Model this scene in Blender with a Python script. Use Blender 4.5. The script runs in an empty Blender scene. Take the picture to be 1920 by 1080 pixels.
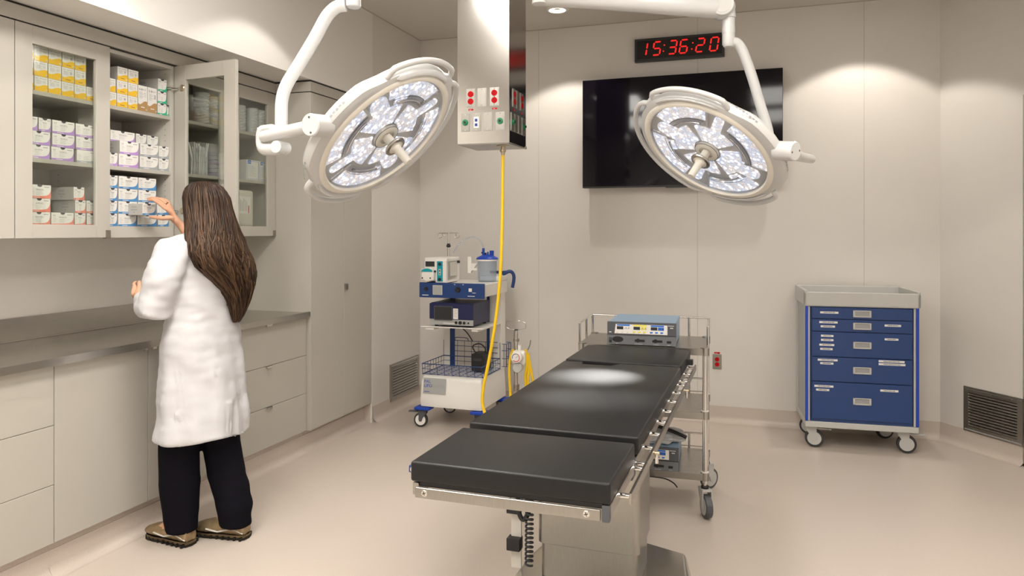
import bpy, bmesh, math, random
from mathutils import Vector as V, Matrix as MX
from math import sin, cos, pi, radians as R, atan2, sqrt
random.seed(7)
sc = bpy.context.scene
C = sc.collection
# ---------------------------------------------------------------- camera
FPX, HY, EYE = 1375.0, 433.0, 1.425
TH = atan2(452.5, FPX); SN, CS = sin(TH), cos(TH)
cd = bpy.data.cameras.new('camera'); cam = bpy.data.objects.new('camera', cd); C.objects.link(cam)
cam.location = (0, 0, EYE); cam.rotation_euler = (pi/2, 0, TH)
cd.sensor_width = 36; cd.lens = FPX/1920*36; cd.shift_y = -(540-HY)/1920
cd.clip_start = .05
sc.camera = cam
sc.view_settings.view_transform = 'Standard'; sc.view_settings.look = 'None'
sc.view_settings.exposure = 0.52; sc.view_settings.gamma = 1; sc.view_settings.use_curve_mapping = False
w = bpy.data.worlds.new('world'); sc.world = w; w.use_nodes = True
w.node_tree.nodes['Background'].inputs[0].default_value = (1, .93, .85, 1)
w.node_tree.nodes['Background'].inputs[1].default_value = .05
# places: a pixel of the photo seen on a plane of the room
def ray(x, y):
    r = (x-960)/FPX
    return (r*CS-SN, r*SN+CS, -(y-HY)/FPX)
def atx(x, y, X): d = ray(x, y); t = X/d[0]; return V((X, d[1]*t, EYE+d[2]*t))
def aty(x, y, Y): d = ray(x, y); t = Y/d[1]; return V((d[0]*t, Y, EYE+d[2]*t))
def atz(x, y, Z): d = ray(x, y); t = (Z-EYE)/d[2]; return V((d[0]*t, d[1]*t, Z))
def atd(x, y, t): d = ray(x, y); return V((d[0]*t, d[1]*t, EYE+d[2]*t))
XW, XN, XU, YB, ZC, ZS = -2.693, -3.33, -2.958, 5.683, 3.046, 2.396
# ---------------------------------------------------------------- room light
WARM = (1, .925, .83)
def area(name, loc, sx, sy, e, col=WARM, rot=(0, 0, 0)):
    l = bpy.data.lights.new(name, 'AREA'); l.shape = 'RECTANGLE'; l.size = sx; l.size_y = sy; l.energy = e; l.color = col
    o = bpy.data.objects.new(name, l); o.location = loc; o.rotation_euler = rot; C.objects.link(o); return o
def spot(name, loc, e, ang, blend, direction=(0, 0, -1), col=WARM, rad=.04):
    l = bpy.data.lights.new(name, 'SPOT'); l.energy = e; l.spot_size = R(ang); l.spot_blend = blend; l.color = col; l.shadow_soft_size = rad
    o = bpy.data.objects.new(name, l); o.location = loc
    o.rotation_euler = V(direction).to_track_quat('-Z', 'Y').to_euler(); C.objects.link(o); return o
TROFFERS = [(-1.55, 1.9), (-1.55, .3), (.25, 1.9), (.25, .3), (-.65, -.9)]
for i, (x, y) in enumerate(TROFFERS):
    area('troffer_lamp', (x, y, ZC-.03), .5, 1.15, (32, 30, 18, 18, 24)[i], (1, .945, .88))
DOWN = [(-1.36, 5.19), (.70, 5.19), (-2.20, 3.46), (-2.20, 2.2), (-2.2, .95), (1.1, 3.7), (1.1, 2.2)]
for i, (x, y) in enumerate(DOWN):
    spot('downlight_lamp', (x, y, ZC-.012), (38, 38, 22, 24, 24, 34, 34)[i], 101, .16)
# ---------------------------------------------------------------- materials
MT = {}
def mat(name, col, rough=.5, metal=0, noise=0, nscale=30, bump=0, bscale=200, stretch=None, spec=.5, coat=0, alpha=None, trans=0, emit=None, es=0):
    if name in MT: return MT[name]
    m = bpy.data.materials.new(name); m.use_nodes = True; nt = m.node_tree; b = nt.nodes['Principled BSDF']
    col = tuple(col)+(1,)
    b.inputs['Base Color'].default_value = col; b.inputs['Roughness'].default_value = rough; b.inputs['Metallic'].default_value = metal
    b.inputs['Specular IOR Level'].default_value = spec; b.inputs['Coat Weight'].default_value = coat
    b.inputs['Transmission Weight'].default_value = trans
    if emit: b.inputs['Emission Color'].default_value = tuple(emit)+(1,); b.inputs['Emission Strength'].default_value = es
    tc = nt.nodes.new('ShaderNodeTexCoord'); mp = nt.nodes.new('ShaderNodeMapping'); nt.links.new(tc.outputs['Object'], mp.inputs['Vector'])
    if stretch: mp.inputs['Scale'].default_value = stretch
    if noise:
        n = nt.nodes.new('ShaderNodeTexNoise'); n.inputs['Scale'].default_value = nscale; n.inputs['Detail'].default_value = 4
        nt.links.new(mp.outputs[0], n.inputs['Vector'])
        mr = nt.nodes.new('ShaderNodeMapRange'); mr.inputs[1].default_value = .3; mr.inputs[2].default_value = .7
        mr.inputs[3].default_value = 1-noise; mr.inputs[4].default_value = 1+noise*.6
        mx = nt.nodes.new('ShaderNodeVectorMath'); mx.operation = 'SCALE'; mx.inputs[0].default_value = col[:3]
        nt.links.new(n.outputs[0], mr.inputs[0]); nt.links.new(mr.outputs[0], mx.inputs['Scale']); nt.links.new(mx.outputs[0], b.inputs['Base Color'])
    if bump:
        n2 = nt.nodes.new('ShaderNodeTexNoise'); n2.inputs['Scale'].default_value = bscale; n2.inputs['Detail'].default_value = 3
        bp = nt.nodes.new('ShaderNodeBump'); bp.inputs['Strength'].default_value = bump; bp.inputs['Distance'].default_value = .002
        nt.links.new(mp.outputs[0], n2.inputs['Vector']); nt.links.new(n2.outputs[0], bp.inputs['Height']); nt.links.new(bp.outputs[0], b.inputs['Normal'])
    MT[name] = m; return m
def glassy(name, tint=(1, 1, 1), gloss=.08, ior=1.45, rough=.0, dens=0, dcol=(.8, .8, .8)):
    m = bpy.data.materials.new(name); m.use_nodes = True; nt = m.node_tree; nt.nodes.clear()
    out = nt.nodes.new('ShaderNodeOutputMaterial'); t = nt.nodes.new('ShaderNodeBsdfTransparent'); g = nt.nodes.new('ShaderNodeBsdfGlossy')
    t.inputs[0].default_value = tuple(tint)+(1,); g.inputs['Roughness'].default_value = rough
    lw = nt.nodes.new('ShaderNodeLayerWeight'); pw = nt.nodes.new('ShaderNodeMath'); pw.operation = 'POWER'; pw.inputs[1].default_value = 4.0; nt.links.new(lw.outputs['Facing'], pw.inputs[0])
    fr = nt.nodes.new('ShaderNodeMapRange'); f0 = ((ior-1)/(ior+1))**2*1.8; fr.inputs[3].default_value = f0; fr.inputs[4].default_value = .9; nt.links.new(pw.outputs[0], fr.inputs[0]); lw.inputs[0].default_value = .5
    mx = nt.nodes.new('ShaderNodeMixShader'); nt.links.new(fr.outputs[0], mx.inputs[0]); nt.links.new(t.outputs[0], mx.inputs[1]); nt.links.new(g.outputs[0], mx.inputs[2])
    last = mx
    if dens:
        d = nt.nodes.new('ShaderNodeBsdfPrincipled'); d.inputs['Base Color'].default_value = tuple(dcol)+(1,); d.inputs['Roughness'].default_value = .25
        tc = nt.nodes.new('ShaderNodeTexCoord'); n = nt.nodes.new('ShaderNodeTexNoise'); n.inputs['Scale'].default_value = 28; n.inputs['Detail'].default_value = 5
        bp = nt.nodes.new('ShaderNodeBump'); bp.inputs['Strength'].default_value = .9; bp.inputs['Distance'].default_value = .01
        nt.links.new(tc.outputs['Object'], n.inputs['Vector']); nt.links.new(n.outputs[0], bp.inputs['Height']); nt.links.new(bp.outputs[0], d.inputs['Normal']); nt.links.new(bp.outputs[0], g.inputs['Normal'])
        m2 = nt.nodes.new('ShaderNodeMixShader'); m2.inputs[0].default_value = dens; nt.links.new(mx.outputs[0], m2.inputs[1]); nt.links.new(d.outputs[0], m2.inputs[2]); last = m2
    nt.links.new(last.outputs[0], out.inputs[0]); MT[name] = m; return m
def ledmat():
    m = bpy.data.materials.new('led_array'); m.use_nodes = True; nt = m.node_tree; b = nt.nodes['Principled BSDF']
    b.inputs['Base Color'].default_value = (.6, .62, .68, 1); b.inputs['Roughness'].default_value = .2
    tc = nt.nodes.new('ShaderNodeTexCoord'); v = nt.nodes.new('ShaderNodeTexVoronoi'); v.inputs['Scale'].default_value = 50
    v2 = nt.nodes.new('ShaderNodeTexVoronoi'); v2.inputs['Scale'].default_value = 150
    nt.links.new(tc.outputs['Object'], v.inputs['Vector']); nt.links.new(tc.outputs['Object'], v2.inputs['Vector'])
    cr = nt.nodes.new('ShaderNodeValToRGB'); e = cr.color_ramp.elements
    e[0].color = (.70, .80, 1, 1); e[1].color = (1, .90, .83, 1); e[0].position = .3; e[1].position = .7
    sp = nt.nodes.new('ShaderNodeSeparateColor'); nt.links.new(v.outputs['Color'], sp.inputs[0]); nt.links.new(sp.outputs[0], cr.inputs[0])
    nt.links.new(cr.outputs[0], b.inputs['Emission Color'])
    mr = nt.nodes.new('ShaderNodeMapRange'); mr.inputs[1].default_value = 0; mr.inputs[2].default_value = .5; mr.inputs[3].default_value = 2.1; mr.inputs[4].default_value = .42
    m2 = nt.nodes.new('ShaderNodeMapRange'); m2.inputs[1].default_value = 0; m2.inputs[2].default_value = .6; m2.inputs[3].default_value = 1.5; m2.inputs[4].default_value = .55
    ml = nt.nodes.new('ShaderNodeMath'); ml.operation = 'MULTIPLY'
    nt.links.new(v.outputs['Distance'], mr.inputs[0]); nt.links.new(v2.outputs['Distance'], m2.inputs[0]); nt.links.new(mr.outputs[0], ml.inputs[0]); nt.links.new(m2.outputs[0], ml.inputs[1])
    nt.links.new(ml.outputs[0], b.inputs['Emission Strength']); MT['led'] = m
ledmat()
def plain_emit(name, col, s): return mat(name, (0, 0, 0), .5, emit=col, es=s)
mat('wall', (.655, .628, .59), .45, noise=.015, nscale=3, spec=.35)
mat('soffit_white', (.74, .72, .69), .5)
mat('ceil', (.60, .57, .52), .8)
mat('floor', (.545, .478, .42), .30, noise=.07, nscale=260, spec=.45, bump=.05, bscale=120)
mat('joint', (.42, .39, .35), .7)
mat('cab', (.435, .415, .37), .42, noise=.01, nscale=6, spec=.4)
mat('cabin', (.52, .50, .45), .5)
mat('gap', (.03, .028, .025), .8)
mat('steelc', (.56, .54, .50), .25, 1, noise=.04, nscale=30, stretch=(14, 1, 1))
mat('steel', (.42, .40, .37), .30, 1, noise=.10, nscale=40, stretch=(1, 1, 14))
mat('plate', (.36, .35, .32), .4, 1, noise=.05, nscale=60, stretch=(1, 1, 8))
mat('steelh', (.37, .36, .33), .28, 1, noise=.05, nscale=30, stretch=(14, 1, 1), bump=.05)
mat('column_steel', (.52, .51, .49), .15, 1, noise=.03, nscale=60, stretch=(40, 40, 1))
mat('chrome', (.66, .65, .63), .12, 1)
mat('brass', (.50, .42, .30), .3, 1)
mat('vinyl', (.010, .010, .0103), .40, bump=.12, bscale=500, spec=.33)
mat('black', (.012, .012, .013), .45)
mat('rubber', (.03, .03, .032), .7)
mat('white', (.78, .76, .72), .35, coat=.2)
mat('lampwhite', (.55, .555, .55), .28, coat=.3)
mat('lampbeige', (.70, .67, .60), .4)
mat('offwhite', (.62, .60, .54), .5)
mat('grey', (.32, .32, .32), .5)
mat('lgrey', (.48, .48, .46), .4)
mat('slate', (.14, .15, .16), .5)
mat('dgrey', (.075, .08, .09), .5)
mat('screen', (.003, .002, .005), .06, spec=.22)
mat('lcd', (.03, .032, .035), .2)
mat('navy', (.012, .045, .17), .38, spec=.5)
mat('royal', (.004, .05, .40), .35)
mat('darknavy', (.012, .016, .07), .4)
mat('ltblue', (.24, .36, .50), .4)
mat('blue', (.02, .16, .60), .45)
mat('teal', (.0, .30, .38), .4)
mat('yellow', (.80, .52, .01), .4)
mat('paleyellow', (.80, .72, .08), .5)
mat('red', (.48, .005, .008), .8, spec=.05)
mat('green', (.01, .22, .09), .4)
mat('led_red', (.05, 0, 0), .4, emit=(1, .012, .01), es=.75)
mat('clockface', (.01, .009, .008), .15)
mat('paper', (.74, .73, .70), .6)
mat('print', (.06, .06, .07), .6)
mat('print2', (.30, .30, .31), .6)
mat('cartonside', (.42, .41, .38), .6)
for n, c in dict(yel=(.80, .50, .03), bro=(.42, .25, .10), grn=(.03, .42, .24), pur=(.42, .26, .58), gry=(.33, .36, .39), red_=(.72, .22, .16), blu=(.07, .25, .52)).items():
    mat('band_'+n, c, .55)
mat('coat', (.55, .55, .57), .85, spec=.2, bump=.25, bscale=40)
mat('trousers', (.006, .0055, .009), .9, spec=.08, bump=.3, bscale=60)
mat('skin', (.62, .34, .22), .5, noise=.05, nscale=20)
mat('lip', (.42, .13, .10), .45)
mat('hair', (.030, .014, .007), .42, noise=.5, nscale=14, stretch=(6, 6, .7), spec=.25)
mat('hair2', (.070, .034, .014), .55, noise=.4, nscale=14, stretch=(6, 6, .7), spec=.4)
mat('shoe', (.34, .25, .14), .35, .5, noise=.3, nscale=30)
mat('sole', (.03, .025, .02), .6)
mat('plastic_grey', (.36, .37, .36), .45)
glassy('glass', (.955, .97, .95), ior=1.5)
glassy('clear', (.96, .97, 1), ior=1.35)
glassy('film', (.9, .93, .95), ior=1.5, rough=.15, dens=.6, dcol=(.75, .77, .79))
glassy('canister', (.86, .90, .95), ior=1.45, dens=.12, dcol=(.7, .75, .8))
# ---------------------------------------------------------------- mesh helpers
_tc = {}
def text_geo(s, shear=0):
    k = (s, shear)
    if k in _tc: return _tc[k]
    cu = bpy.data.curves.new('t', 'FONT'); cu.body = s; cu.size = 1; cu.resolution_u = 2; cu.shear = shear
    o = bpy.data.objects.new('t', cu); C.objects.link(o)
    dg = bpy.context.evaluated_depsgraph_get(); me = bpy.data.meshes.new_from_object(o.evaluated_get(dg))
    vs = [tuple(v.co) for v in me.vertices]; fs = [tuple(p.vertices) for p in me.polygons]
    bpy.data.objects.remove(o); bpy.data.curves.remove(cu); bpy.data.meshes.remove(me)
    wd = max([v[0] for v in vs]+[.01]); _tc[k] = (vs, fs, wd); return _tc[k]
_bx = {}
class MB:
    def __init__(s): s.v = []; s.f = []; s.m = []; s.mats = []; s.M = MX.Identity(4)
    def mi(s, m):
        if m not in s.mats: s.mats.append(m)
        return s.mats.index(m)
    def add(s, vs, fs, m):
        n = len(s.v); i = s.mi(m); M = s.M
        s.v += [M @ V(v) for v in vs]; s.f += [tuple(a+n for a in f) for f in fs]; s.m += [i]*len(fs); return s
    def box(s, x0, x1, y0, y1, z0, z1, m, b=0, seg=2):
        if x0 > x1: x0, x1 = x1, x0
        if y0 > y1: y0, y1 = y1, y0
        if z0 > z1: z0, z1 = z1, z0
        b = min(b, (x1-x0)*.49, (y1-y0)*.49, (z1-z0)*.49)
        if b <= 0:
            vs = [(x, y, z) for x in (x0, x1) for y in (y0, y1) for z in (z0, z1)]
            return s.add(vs, [(0, 1, 3, 2), (4, 6, 7, 5), (0, 4, 5, 1), (2, 3, 7, 6), (0, 2, 6, 4), (1, 5, 7, 3)], m)
        bm = bmesh.new(); bmesh.ops.create_cube(bm, size=1)
        for v in bm.verts: v.co = ((x0+x1)/2+v.co.x*(x1-x0), (y0+y1)/2+v.co.y*(y1-y0), (z0+z1)/2+v.co.z*(z1-z0))
        bmesh.ops.bevel(bm, geom=bm.edges[:]+bm.verts[:], offset=b, segments=seg, profile=.6, affect='EDGES')
        bm.verts.index_update(); r = s.add([tuple(v.co) for v in bm.verts], [tuple(v.index for v in f.verts) for f in bm.faces], m); bm.free(); return r
    def tube(s, pts, r, m, seg=12, cap=True, closed=False, flat=1):
        pts = [V(p) for p in pts]; n = len(pts); rs = r if isinstance(r, (list, tuple)) else [r]*n
        rings = []; u = None; vs = []; fs = []
        for i, p in enumerate(pts):
            if closed: t = pts[(i+1) % n]-pts[i-1]
            else: t = pts[min(i+1, n-1)]-pts[max(i-1, 0)]
            if t.length < 1e-9: t = V((0, 0, 1))
            t.normalize()
            if u is None: u = t.orthogonal().normalized()
            u = (u-t*u.dot(t))
            u = u.normalized() if u.length > 1e-6 else t.orthogonal().normalized()
            w_ = t.cross(u)
            for k in range(seg):
                a = 2*pi*k/seg; vs.append(p+u*cos(a)*rs[i]+w_*sin(a)*rs[i]*flat)
        for i in range(n if closed else n-1):
            j = (i+1) % n
            for k in range(seg):
                k2 = (k+1) % seg; fs.append((i*seg+k, i*seg+k2, j*seg+k2, j*seg+k))
        if cap and not closed: fs.append(tuple(range(seg))[::-1]); fs.append(tuple((n-1)*seg+k for k in range(seg)))
        return s.add(vs, fs, m)
    def cyl(s, p0, p1, r, m, seg=20, r1=None): return s.tube([p0, p1], [r, r if r1 is None else r1], m, seg)
    def lathe(s, prof, c, ax, m, seg=32, a0=0, a1=2*pi):
        # prof: (radius, height along ax)
        ax = V(ax).normalized(); u = ax.orthogonal().normalized(); w_ = ax.cross(u); c = V(c); vs = []; fs = []; full = abs(a1-a0-2*pi) < 1e-6
        N = seg if full else seg+1
        for r, h in prof:
            for k in range(N):
                a = a0+(a1-a0)*k/seg; vs.append(c+ax*h+(u*cos(a)+w_*sin(a))*r)
        for i in range(len(prof)-1):
            for k in range(seg):
                k2 = (k+1) % N
                fs.append((i*N+k, i*N+k2, (i+1)*N+k2, (i+1)*N+k))
        return s.add(vs, fs, m)
    def poly(s, pts, o, r, u, m, t=0):
        # flat polygon (2D pts) at origin o, right r, up u; t = thickness towards r x u
        o, r, u = V(o), V(r), V(u); n = r.cross(u).normalized()
        b = [o+r*p[0]+u*p[1] for p in pts]; N = len(b)
        if not t: return s.add(b, [tuple(range(N))], m)
        vs = b+[p+n*t for p in b]
        return s.add(vs, [tuple(range(N))[::-1], tuple(range(N, 2*N))]+[(k, (k+1) % N, N+(k+1) % N, N+k) for k in range(N)], m)
    def rect(s, x0, x1, y0, y1, o, r, u, m, t=0): return s.poly([(x0, y0), (x1, y0), (x1, y1), (x0, y1)], o, r, u, m, t)
    def text(s, st, size, o, r, u, m, fit=None, shear=0):
        vs, fs, wd = text_geo(st, shear); o, r, u = V(o), V(r), V(u); k = size if fit is None else fit/wd
        return s.add([o+r*v[0]*k+u*v[1]*size for v in vs], fs, m)
    def ball(s, c, r, m, seg=16, sc_=(1, 1, 1)):
        pr = [(sin(pi*i/(seg//2)), -cos(pi*i/(seg//2))) for i in range(seg//2+1)]
        c = V(c); vs = []; fs = []
        for a, h in pr:
            for k in range(seg): vs.append(c+V((a*cos(2*pi*k/seg)*r*sc_[0], a*sin(2*pi*k/seg)*r*sc_[1], h*r*sc_[2])))
        for i in range(len(pr)-1):
            for k in range(seg): fs.append((i*seg+k, i*seg+(k+1) % seg, (i+1)*seg+(k+1) % seg, (i+1)*seg+k))
        return s.add(vs, fs, m)
    def mesh(s, name='m', ang=35):
        me = bpy.data.meshes.new(name); me.from_pydata([tuple(v) for v in s.v], [], s.f)
        for m in s.mats: me.materials.append(MT[m])
        me.polygons.foreach_set('material_index', s.m); me.polygons.foreach_set('use_smooth', [True]*len(s.f))
        me.update(); me.validate()
        try: me.set_sharp_from_angle(angle=R(ang))
        except Exception: pass
        return me
    def build(s, name, parent=None, loc=None, rot=None, label=None, cat=None, group=None, kind=None, ang=35, weld=False):
        me = s.mesh(name, ang)
        if weld:
            bm = bmesh.new(); bm.from_mesh(me); bmesh.ops.remove_doubles(bm, verts=bm.verts, dist=1e-5); bm.to_mesh(me); bm.free()
        o = bpy.data.objects.new(name, me); C.objects.link(o)
        if parent: o.parent = parent
        if loc is not None: o.location = loc
        if rot is not None: o.rotation_euler = rot
        if len(s.f) > 12: wn = o.modifiers.new('wn', 'WEIGHTED_NORMAL'); wn.keep_sharp = True; wn.weight = 60
        return tag(o, label, cat, group, kind)
def tag(o, label=None, cat=None, group=None, kind=None):
    for k, v in (('label', label), ('category', cat), ('group', group), ('kind', kind)):
        if v: o[k] = v
    return o
def thing(name, label, cat, loc=(0, 0, 0), rz=0, group=None):
    o = bpy.data.objects.new(name, None); o.empty_display_size = .05; C.objects.link(o); o.location = loc; o.rotation_euler = (0, 0, rz)
    return tag(o, label, cat, group)
def arc(cx, cy, r, a0, a1, n): return [(cx+r*cos(a0+(a1-a0)*i/n), cy+r*sin(a0+(a1-a0)*i/n)) for i in range(n+1)]
def smooth(pts, n=6):
    P = [V(p) for p in pts]; out = []
    for i in range(len(P)-1):
        a, b, c, d = P[max(i-1, 0)], P[i], P[i+1], P[min(i+2, len(P)-1)]
        for k in range(n):
            t = k/n; out.append(.5*((2*b)+(c-a)*t+(2*a-5*b+4*c-d)*t*t+(3*b-a-3*c+d)*t**3))
    return out+[P[-1]]
X_, Y_, Z_ = V((1, 0, 0)), V((0, 1, 0)), V((0, 0, 1))
# ================================================================ THE ROOM
XR = 1.60; YF = -1.9
def cove(name, pts, side, h=.12, r=.045, gap=None):
    # pts: floor line along the wall; side: unit normal into the room for each segment
    b = MB()
    for (p, q, n) in pts:
        p, q, n = V(p), V(q), V(n)
        prof = [(.0, h), (.006, h), (.006, r)]+[(.006+r-r*cos(a), r-r*sin(a)) for a in [pi/2*i/6 for i in range(1, 7)]]
        vs = []; 
        for d, z in prof: vs += [V((p.x+n.x*d, p.y+n.y*d, z+.0006)), V((q.x+n.x*d, q.y+n.y*d, z+.0006))]
        b.add(vs, [(2*i, 2*i+1, 2*i+3, 2*i+2) for i in range(len(prof)-1)], 'floor')
    return b.build(name, kind='structure')
b = MB(); b.box(XN-.1, XR+.3, YF-.1, YB+.1, -.1, 0, 'floor'); b.build('floor', kind='structure')
b = MB(); b.box(XN-.1, XR+.3, YF-.1, YB+.1, ZC, ZC+.1, 'ceil'); b.build('ceiling', kind='structure')
# left wall: plain part past the tall cabinet, recess behind the cabinets, bulkhead above
YE = 4.862; Y0N = 1.2
b = MB(); b.box(XW-.75, XW, YE, YB+.1, 0, ZC, 'wall'); b.build('wall_left', kind='structure')
b = MB(); b.box(XW-.75, XW, Y0N-.0, YE, ZS, ZC, 'soffit_white'); b.build('wall_bulkhead', kind='structure')
b = MB(); b.box(XN-.1, XN, Y0N, YE, 0, ZS, 'wall'); b.build('wall_recess', kind='structure')
b = MB(); b.box(XW-.75, XW, YF, Y0N, 0, ZC, 'wall'); b.build('wall_near_left', kind='structure')
b = MB()
js = [-2.75, -1.644, -.399, .741, 1.30]
for i in range(4): b.box(js[i]+.0011, js[i+1]-.0011, YB, YB+.05, 0, ZC, 'wall', .0008, 1)
b.box(-2.8, 1.7, YB+.002, YB+.1, 0, ZC, 'joint'); b.build('wall_back', kind='structure')
cr = V((1.215, YB, 0)); dr = V((.583, -.813, 0)).normalized(); nr = V((-dr.y*-1, dr.x*-1, 0)); nr = V((dr.y, -dr.x, 0))
LD = .60
b = MB()
e = cr+dr*LD
vs = [cr, e, e-nr*.1, cr-nr*.1]
b.poly([(p.x, p.y) for p in vs], (0, 0, 0), X_, Y_, 'wall', ZC); b.build('wall_diagonal', kind='structure')
b = MB(); b.box(e.x+.001, e.x+.15, YF, e.y, 0, ZC, 'wall'); b.build('wall_right', kind='structure')
b = MB(); b.box(XN, XR+.3, YF-.1, YF, 0, ZC, 'wall'); b.build('wall_front', kind='structure')
# steel edge of the doorway at the right picture border
b = MB(); b.box(e.x-.012, e.x+.0005, e.y-.05, e.y-.001, 0, 2.25, 'steel', .002); b.build('trim_1', kind='structure')
# joint line between walls and ceiling
b = MB(); b.box(XW, XW+.004, YF, YB, ZC-.005, ZC, 'joint'); b.box(XW, 1.22, YB-.004, YB, ZC-.005, ZC, 'joint'); b.build('trim_2', kind='structure')
cove('baseboard_back', [((-2.693, YB, 0), (1.215, YB, 0), (0, -1, 0))], None)
cove('baseboard_left', [((XW, YE, 0), (XW, YB, 0), (1, 0, 0))], None)
cove('baseboard_right', [((cr.x, cr.y, 0), (e.x, e.y, 0), tuple(nr))], None)
# recessed ceiling lights
def disc(r, n=28): return [(r*cos(2*pi*i/n), r*sin(2*pi*i/n)) for i in range(n)]
dl = ['round recessed ceiling downlight above the left end of the television', 'round recessed ceiling downlight above the blue drawer cart, out of frame',
      'round recessed ceiling downlight in front of the tall cabinet, out of frame', 'round recessed ceiling downlight in front of the open cabinet, out of frame', 'round recessed ceiling downlight nearest the photographer on the cabinet side, out of frame',
      'round recessed ceiling downlight in front of the right hand wall, farther one, out of frame', 'round recessed ceiling downlight in front of the right hand wall, nearer one, out of frame']
plain_emit('lamp_glow', (1, .90, .78), 6)
for (x, y), l in zip(DOWN, dl):
    t = thing('ceiling_downlight', l, 'ceiling light', (x, y, ZC), group='ceiling downlights')
    b = MB(); b.lathe([(.062, -.012), (.066, -.014), (.085, -.006), (.088, 0), (.06, 0), (.062, -.012)], (0, 0, 0), Z_, 'white', 40); b.build('trim_ring', t)
    b = MB(); b.lathe([(.030, -.004), (.062, -.004), (.062, -.002), (.03, -.002), (.03, -.004)], (0, 0, 0), Z_, 'lamp_glow', 32); b.build('lens', t)
plain_emit('panel_glow', (1, .95, .88), 2.6)
tl = ['left far', 'left near', 'right far', 'right near', 'rearmost middle']
for (x, y), l in zip(TROFFERS, tl):
    t = thing('ceiling_panel_light', 'flat rectangular ceiling light over the operating area, %s one, out of frame' % l, 'ceiling light', (x, y, ZC), group='ceiling panel lights')
    b = MB(); 
    for a in ((-.31, -.28, -.61, .61), (.28, .31, -.61, .61), (-.28, .28, -.61, -.58), (-.28, .28, .58, .61)): b.box(*a, -.02, 0, 'white')
    b.build('frame', t)
    b = MB(); b.box(-.28, .28, -.58, .58, -.006, -.001, 'panel_glow'); b.build('diffuser', t)
# air grilles
def grille(name, label, o, r, w_, h, m, ns, fw=.035):
    t = thing(name, label, 'air vent', o); o = V((0, 0, 0)); u = Z_; n = V(r).cross(u)
    b = MB()
    b.rect(0, fw, 0, h, o, r, u, m, .012); b.rect(w_-fw, w_, 0, h, o, r, u, m, .012); b.rect(fw, w_-fw, 0, fw, o, r, u, m, .012); b.rect(fw, w_-fw, h-fw, h, o, r, u, m, .012)
    b.rect(.008, w_-.008, .008, .016, o+n*.012, r, u, 'grey', .001); b.rect(.008, w_-.008, h-.016, h-.008, o+n*.012, r, u, 'chrome', .001)
    for q in (.18, .82):
        for z in (fw*.55, h-fw*.55): c = o+V(r)*w_*q+u*z+n*.012; b.cyl(c, c+n*.002, .004, 'chrome', 10)
    b.build('frame', t)
    b = MB(); b.rect(fw, w_-fw, fw, h-fw, o+n*.0015, r, u, 'gap', .001); b.build('backing', t)
    b = MB(); hh = h-2*fw
    for i in range(ns):
        z = fw+hh*(i+.5)/ns; q = hh/ns*.33
        p0 = o+V(r)*fw; p1 = o+V(r)*(w_-fw)
        vs = []
        for p in (p0, p1): vs += [p+u*(z+q)+n*.003, p+u*(z+q*.6)+n*.003, p+u*(z-q)+n*.0105, p+u*(z-q*.6)+n*.0115]
        b.add(vs, [(0, 1, 5, 4), (1, 2, 6, 5), (2, 3, 7, 6), (3, 0, 4, 7)], 'steel')
    b.build('louvre', t)
grille('wall_vent', 'small stainless wall vent left of the white device cart, low on wall', (XW+.0005, 5.127, .093), (0, 1, 0), .508, .287, 'steel', 10)
p = cr+dr*.19+nr*.0005
grille('wall_vent', 'dark framed louvred vent low on the wall at the right picture edge', (p.x, p.y, .115), tuple(dr), .405, .29, 'steel', 12)
# wall outlet right of the trolley
def duplex(b, o, r, u, m='red'):
    n = V(r).cross(V(u)); o = V(o)
    for s in (-.019, .019):
        c = o+V(u)*s
        b.poly([(.0165*cos(a)*.98, .0155*sin(a)) for a in [2*pi*i/20 for i in range(20)]], c+n*.0045, r, u, m, .0025)
        for dx in (-.006, .006): b.rect(dx-.0012, dx+.0012, -.001, .007, c+n*.0072, r, u, 'black')
        b.poly([(.0024*cos(a), -.007+.0024*sin(a)) for a in [2*pi*i/8 for i in range(8)]], c+n*.0072, r, u, 'black')
    b.poly([(.003*cos(a), .003*sin(a)) for a in [2*pi*i/8 for i in range(8)]], o+n*.005, r, u, 'chrome', .001)
def plate(b, o, r, u, w_=.046, h=.094, m='plate'):
    n = V(r).cross(V(u)); o = V(o)
    pts = [(-w_/2, -h/2), (w_/2, -h/2), (w_/2, h/2), (-w_/2, h/2)]; b.poly(pts, o, r, u, m, .0025)
    q = .004; b.poly([(x*(1-2*q/w_), y*(1-2*q/h)) for x, y in pts], o+n*.0025, r, u, m, .002)
    for s in (-1, 1): c = o+V(u)*s*h*.42+n*.0045; b.cyl(c, c+n*.001, .0028, 'chrome', 10)
t = thing('wall_outlet', 'steel wall plate with two red sockets, right of the steel trolley', 'socket', (-.257, YB-.0005, .448))
b = MB(); plate(b, (0, 0, 0), X_, Z_, .066, .112); b.build('plate', t); b = MB(); duplex(b, (0, -.0025, 0), X_, Z_); b.build('receptacle', t)
b = MB(); b.rect(-.02, .02, .060, .072, (0, 0, 0), X_, Z_, 'red', .002); b.text('EN 3', .008, (-.013, -.0022, .0625), X_, Z_, 'paper'); b.build('tag', t)
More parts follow.
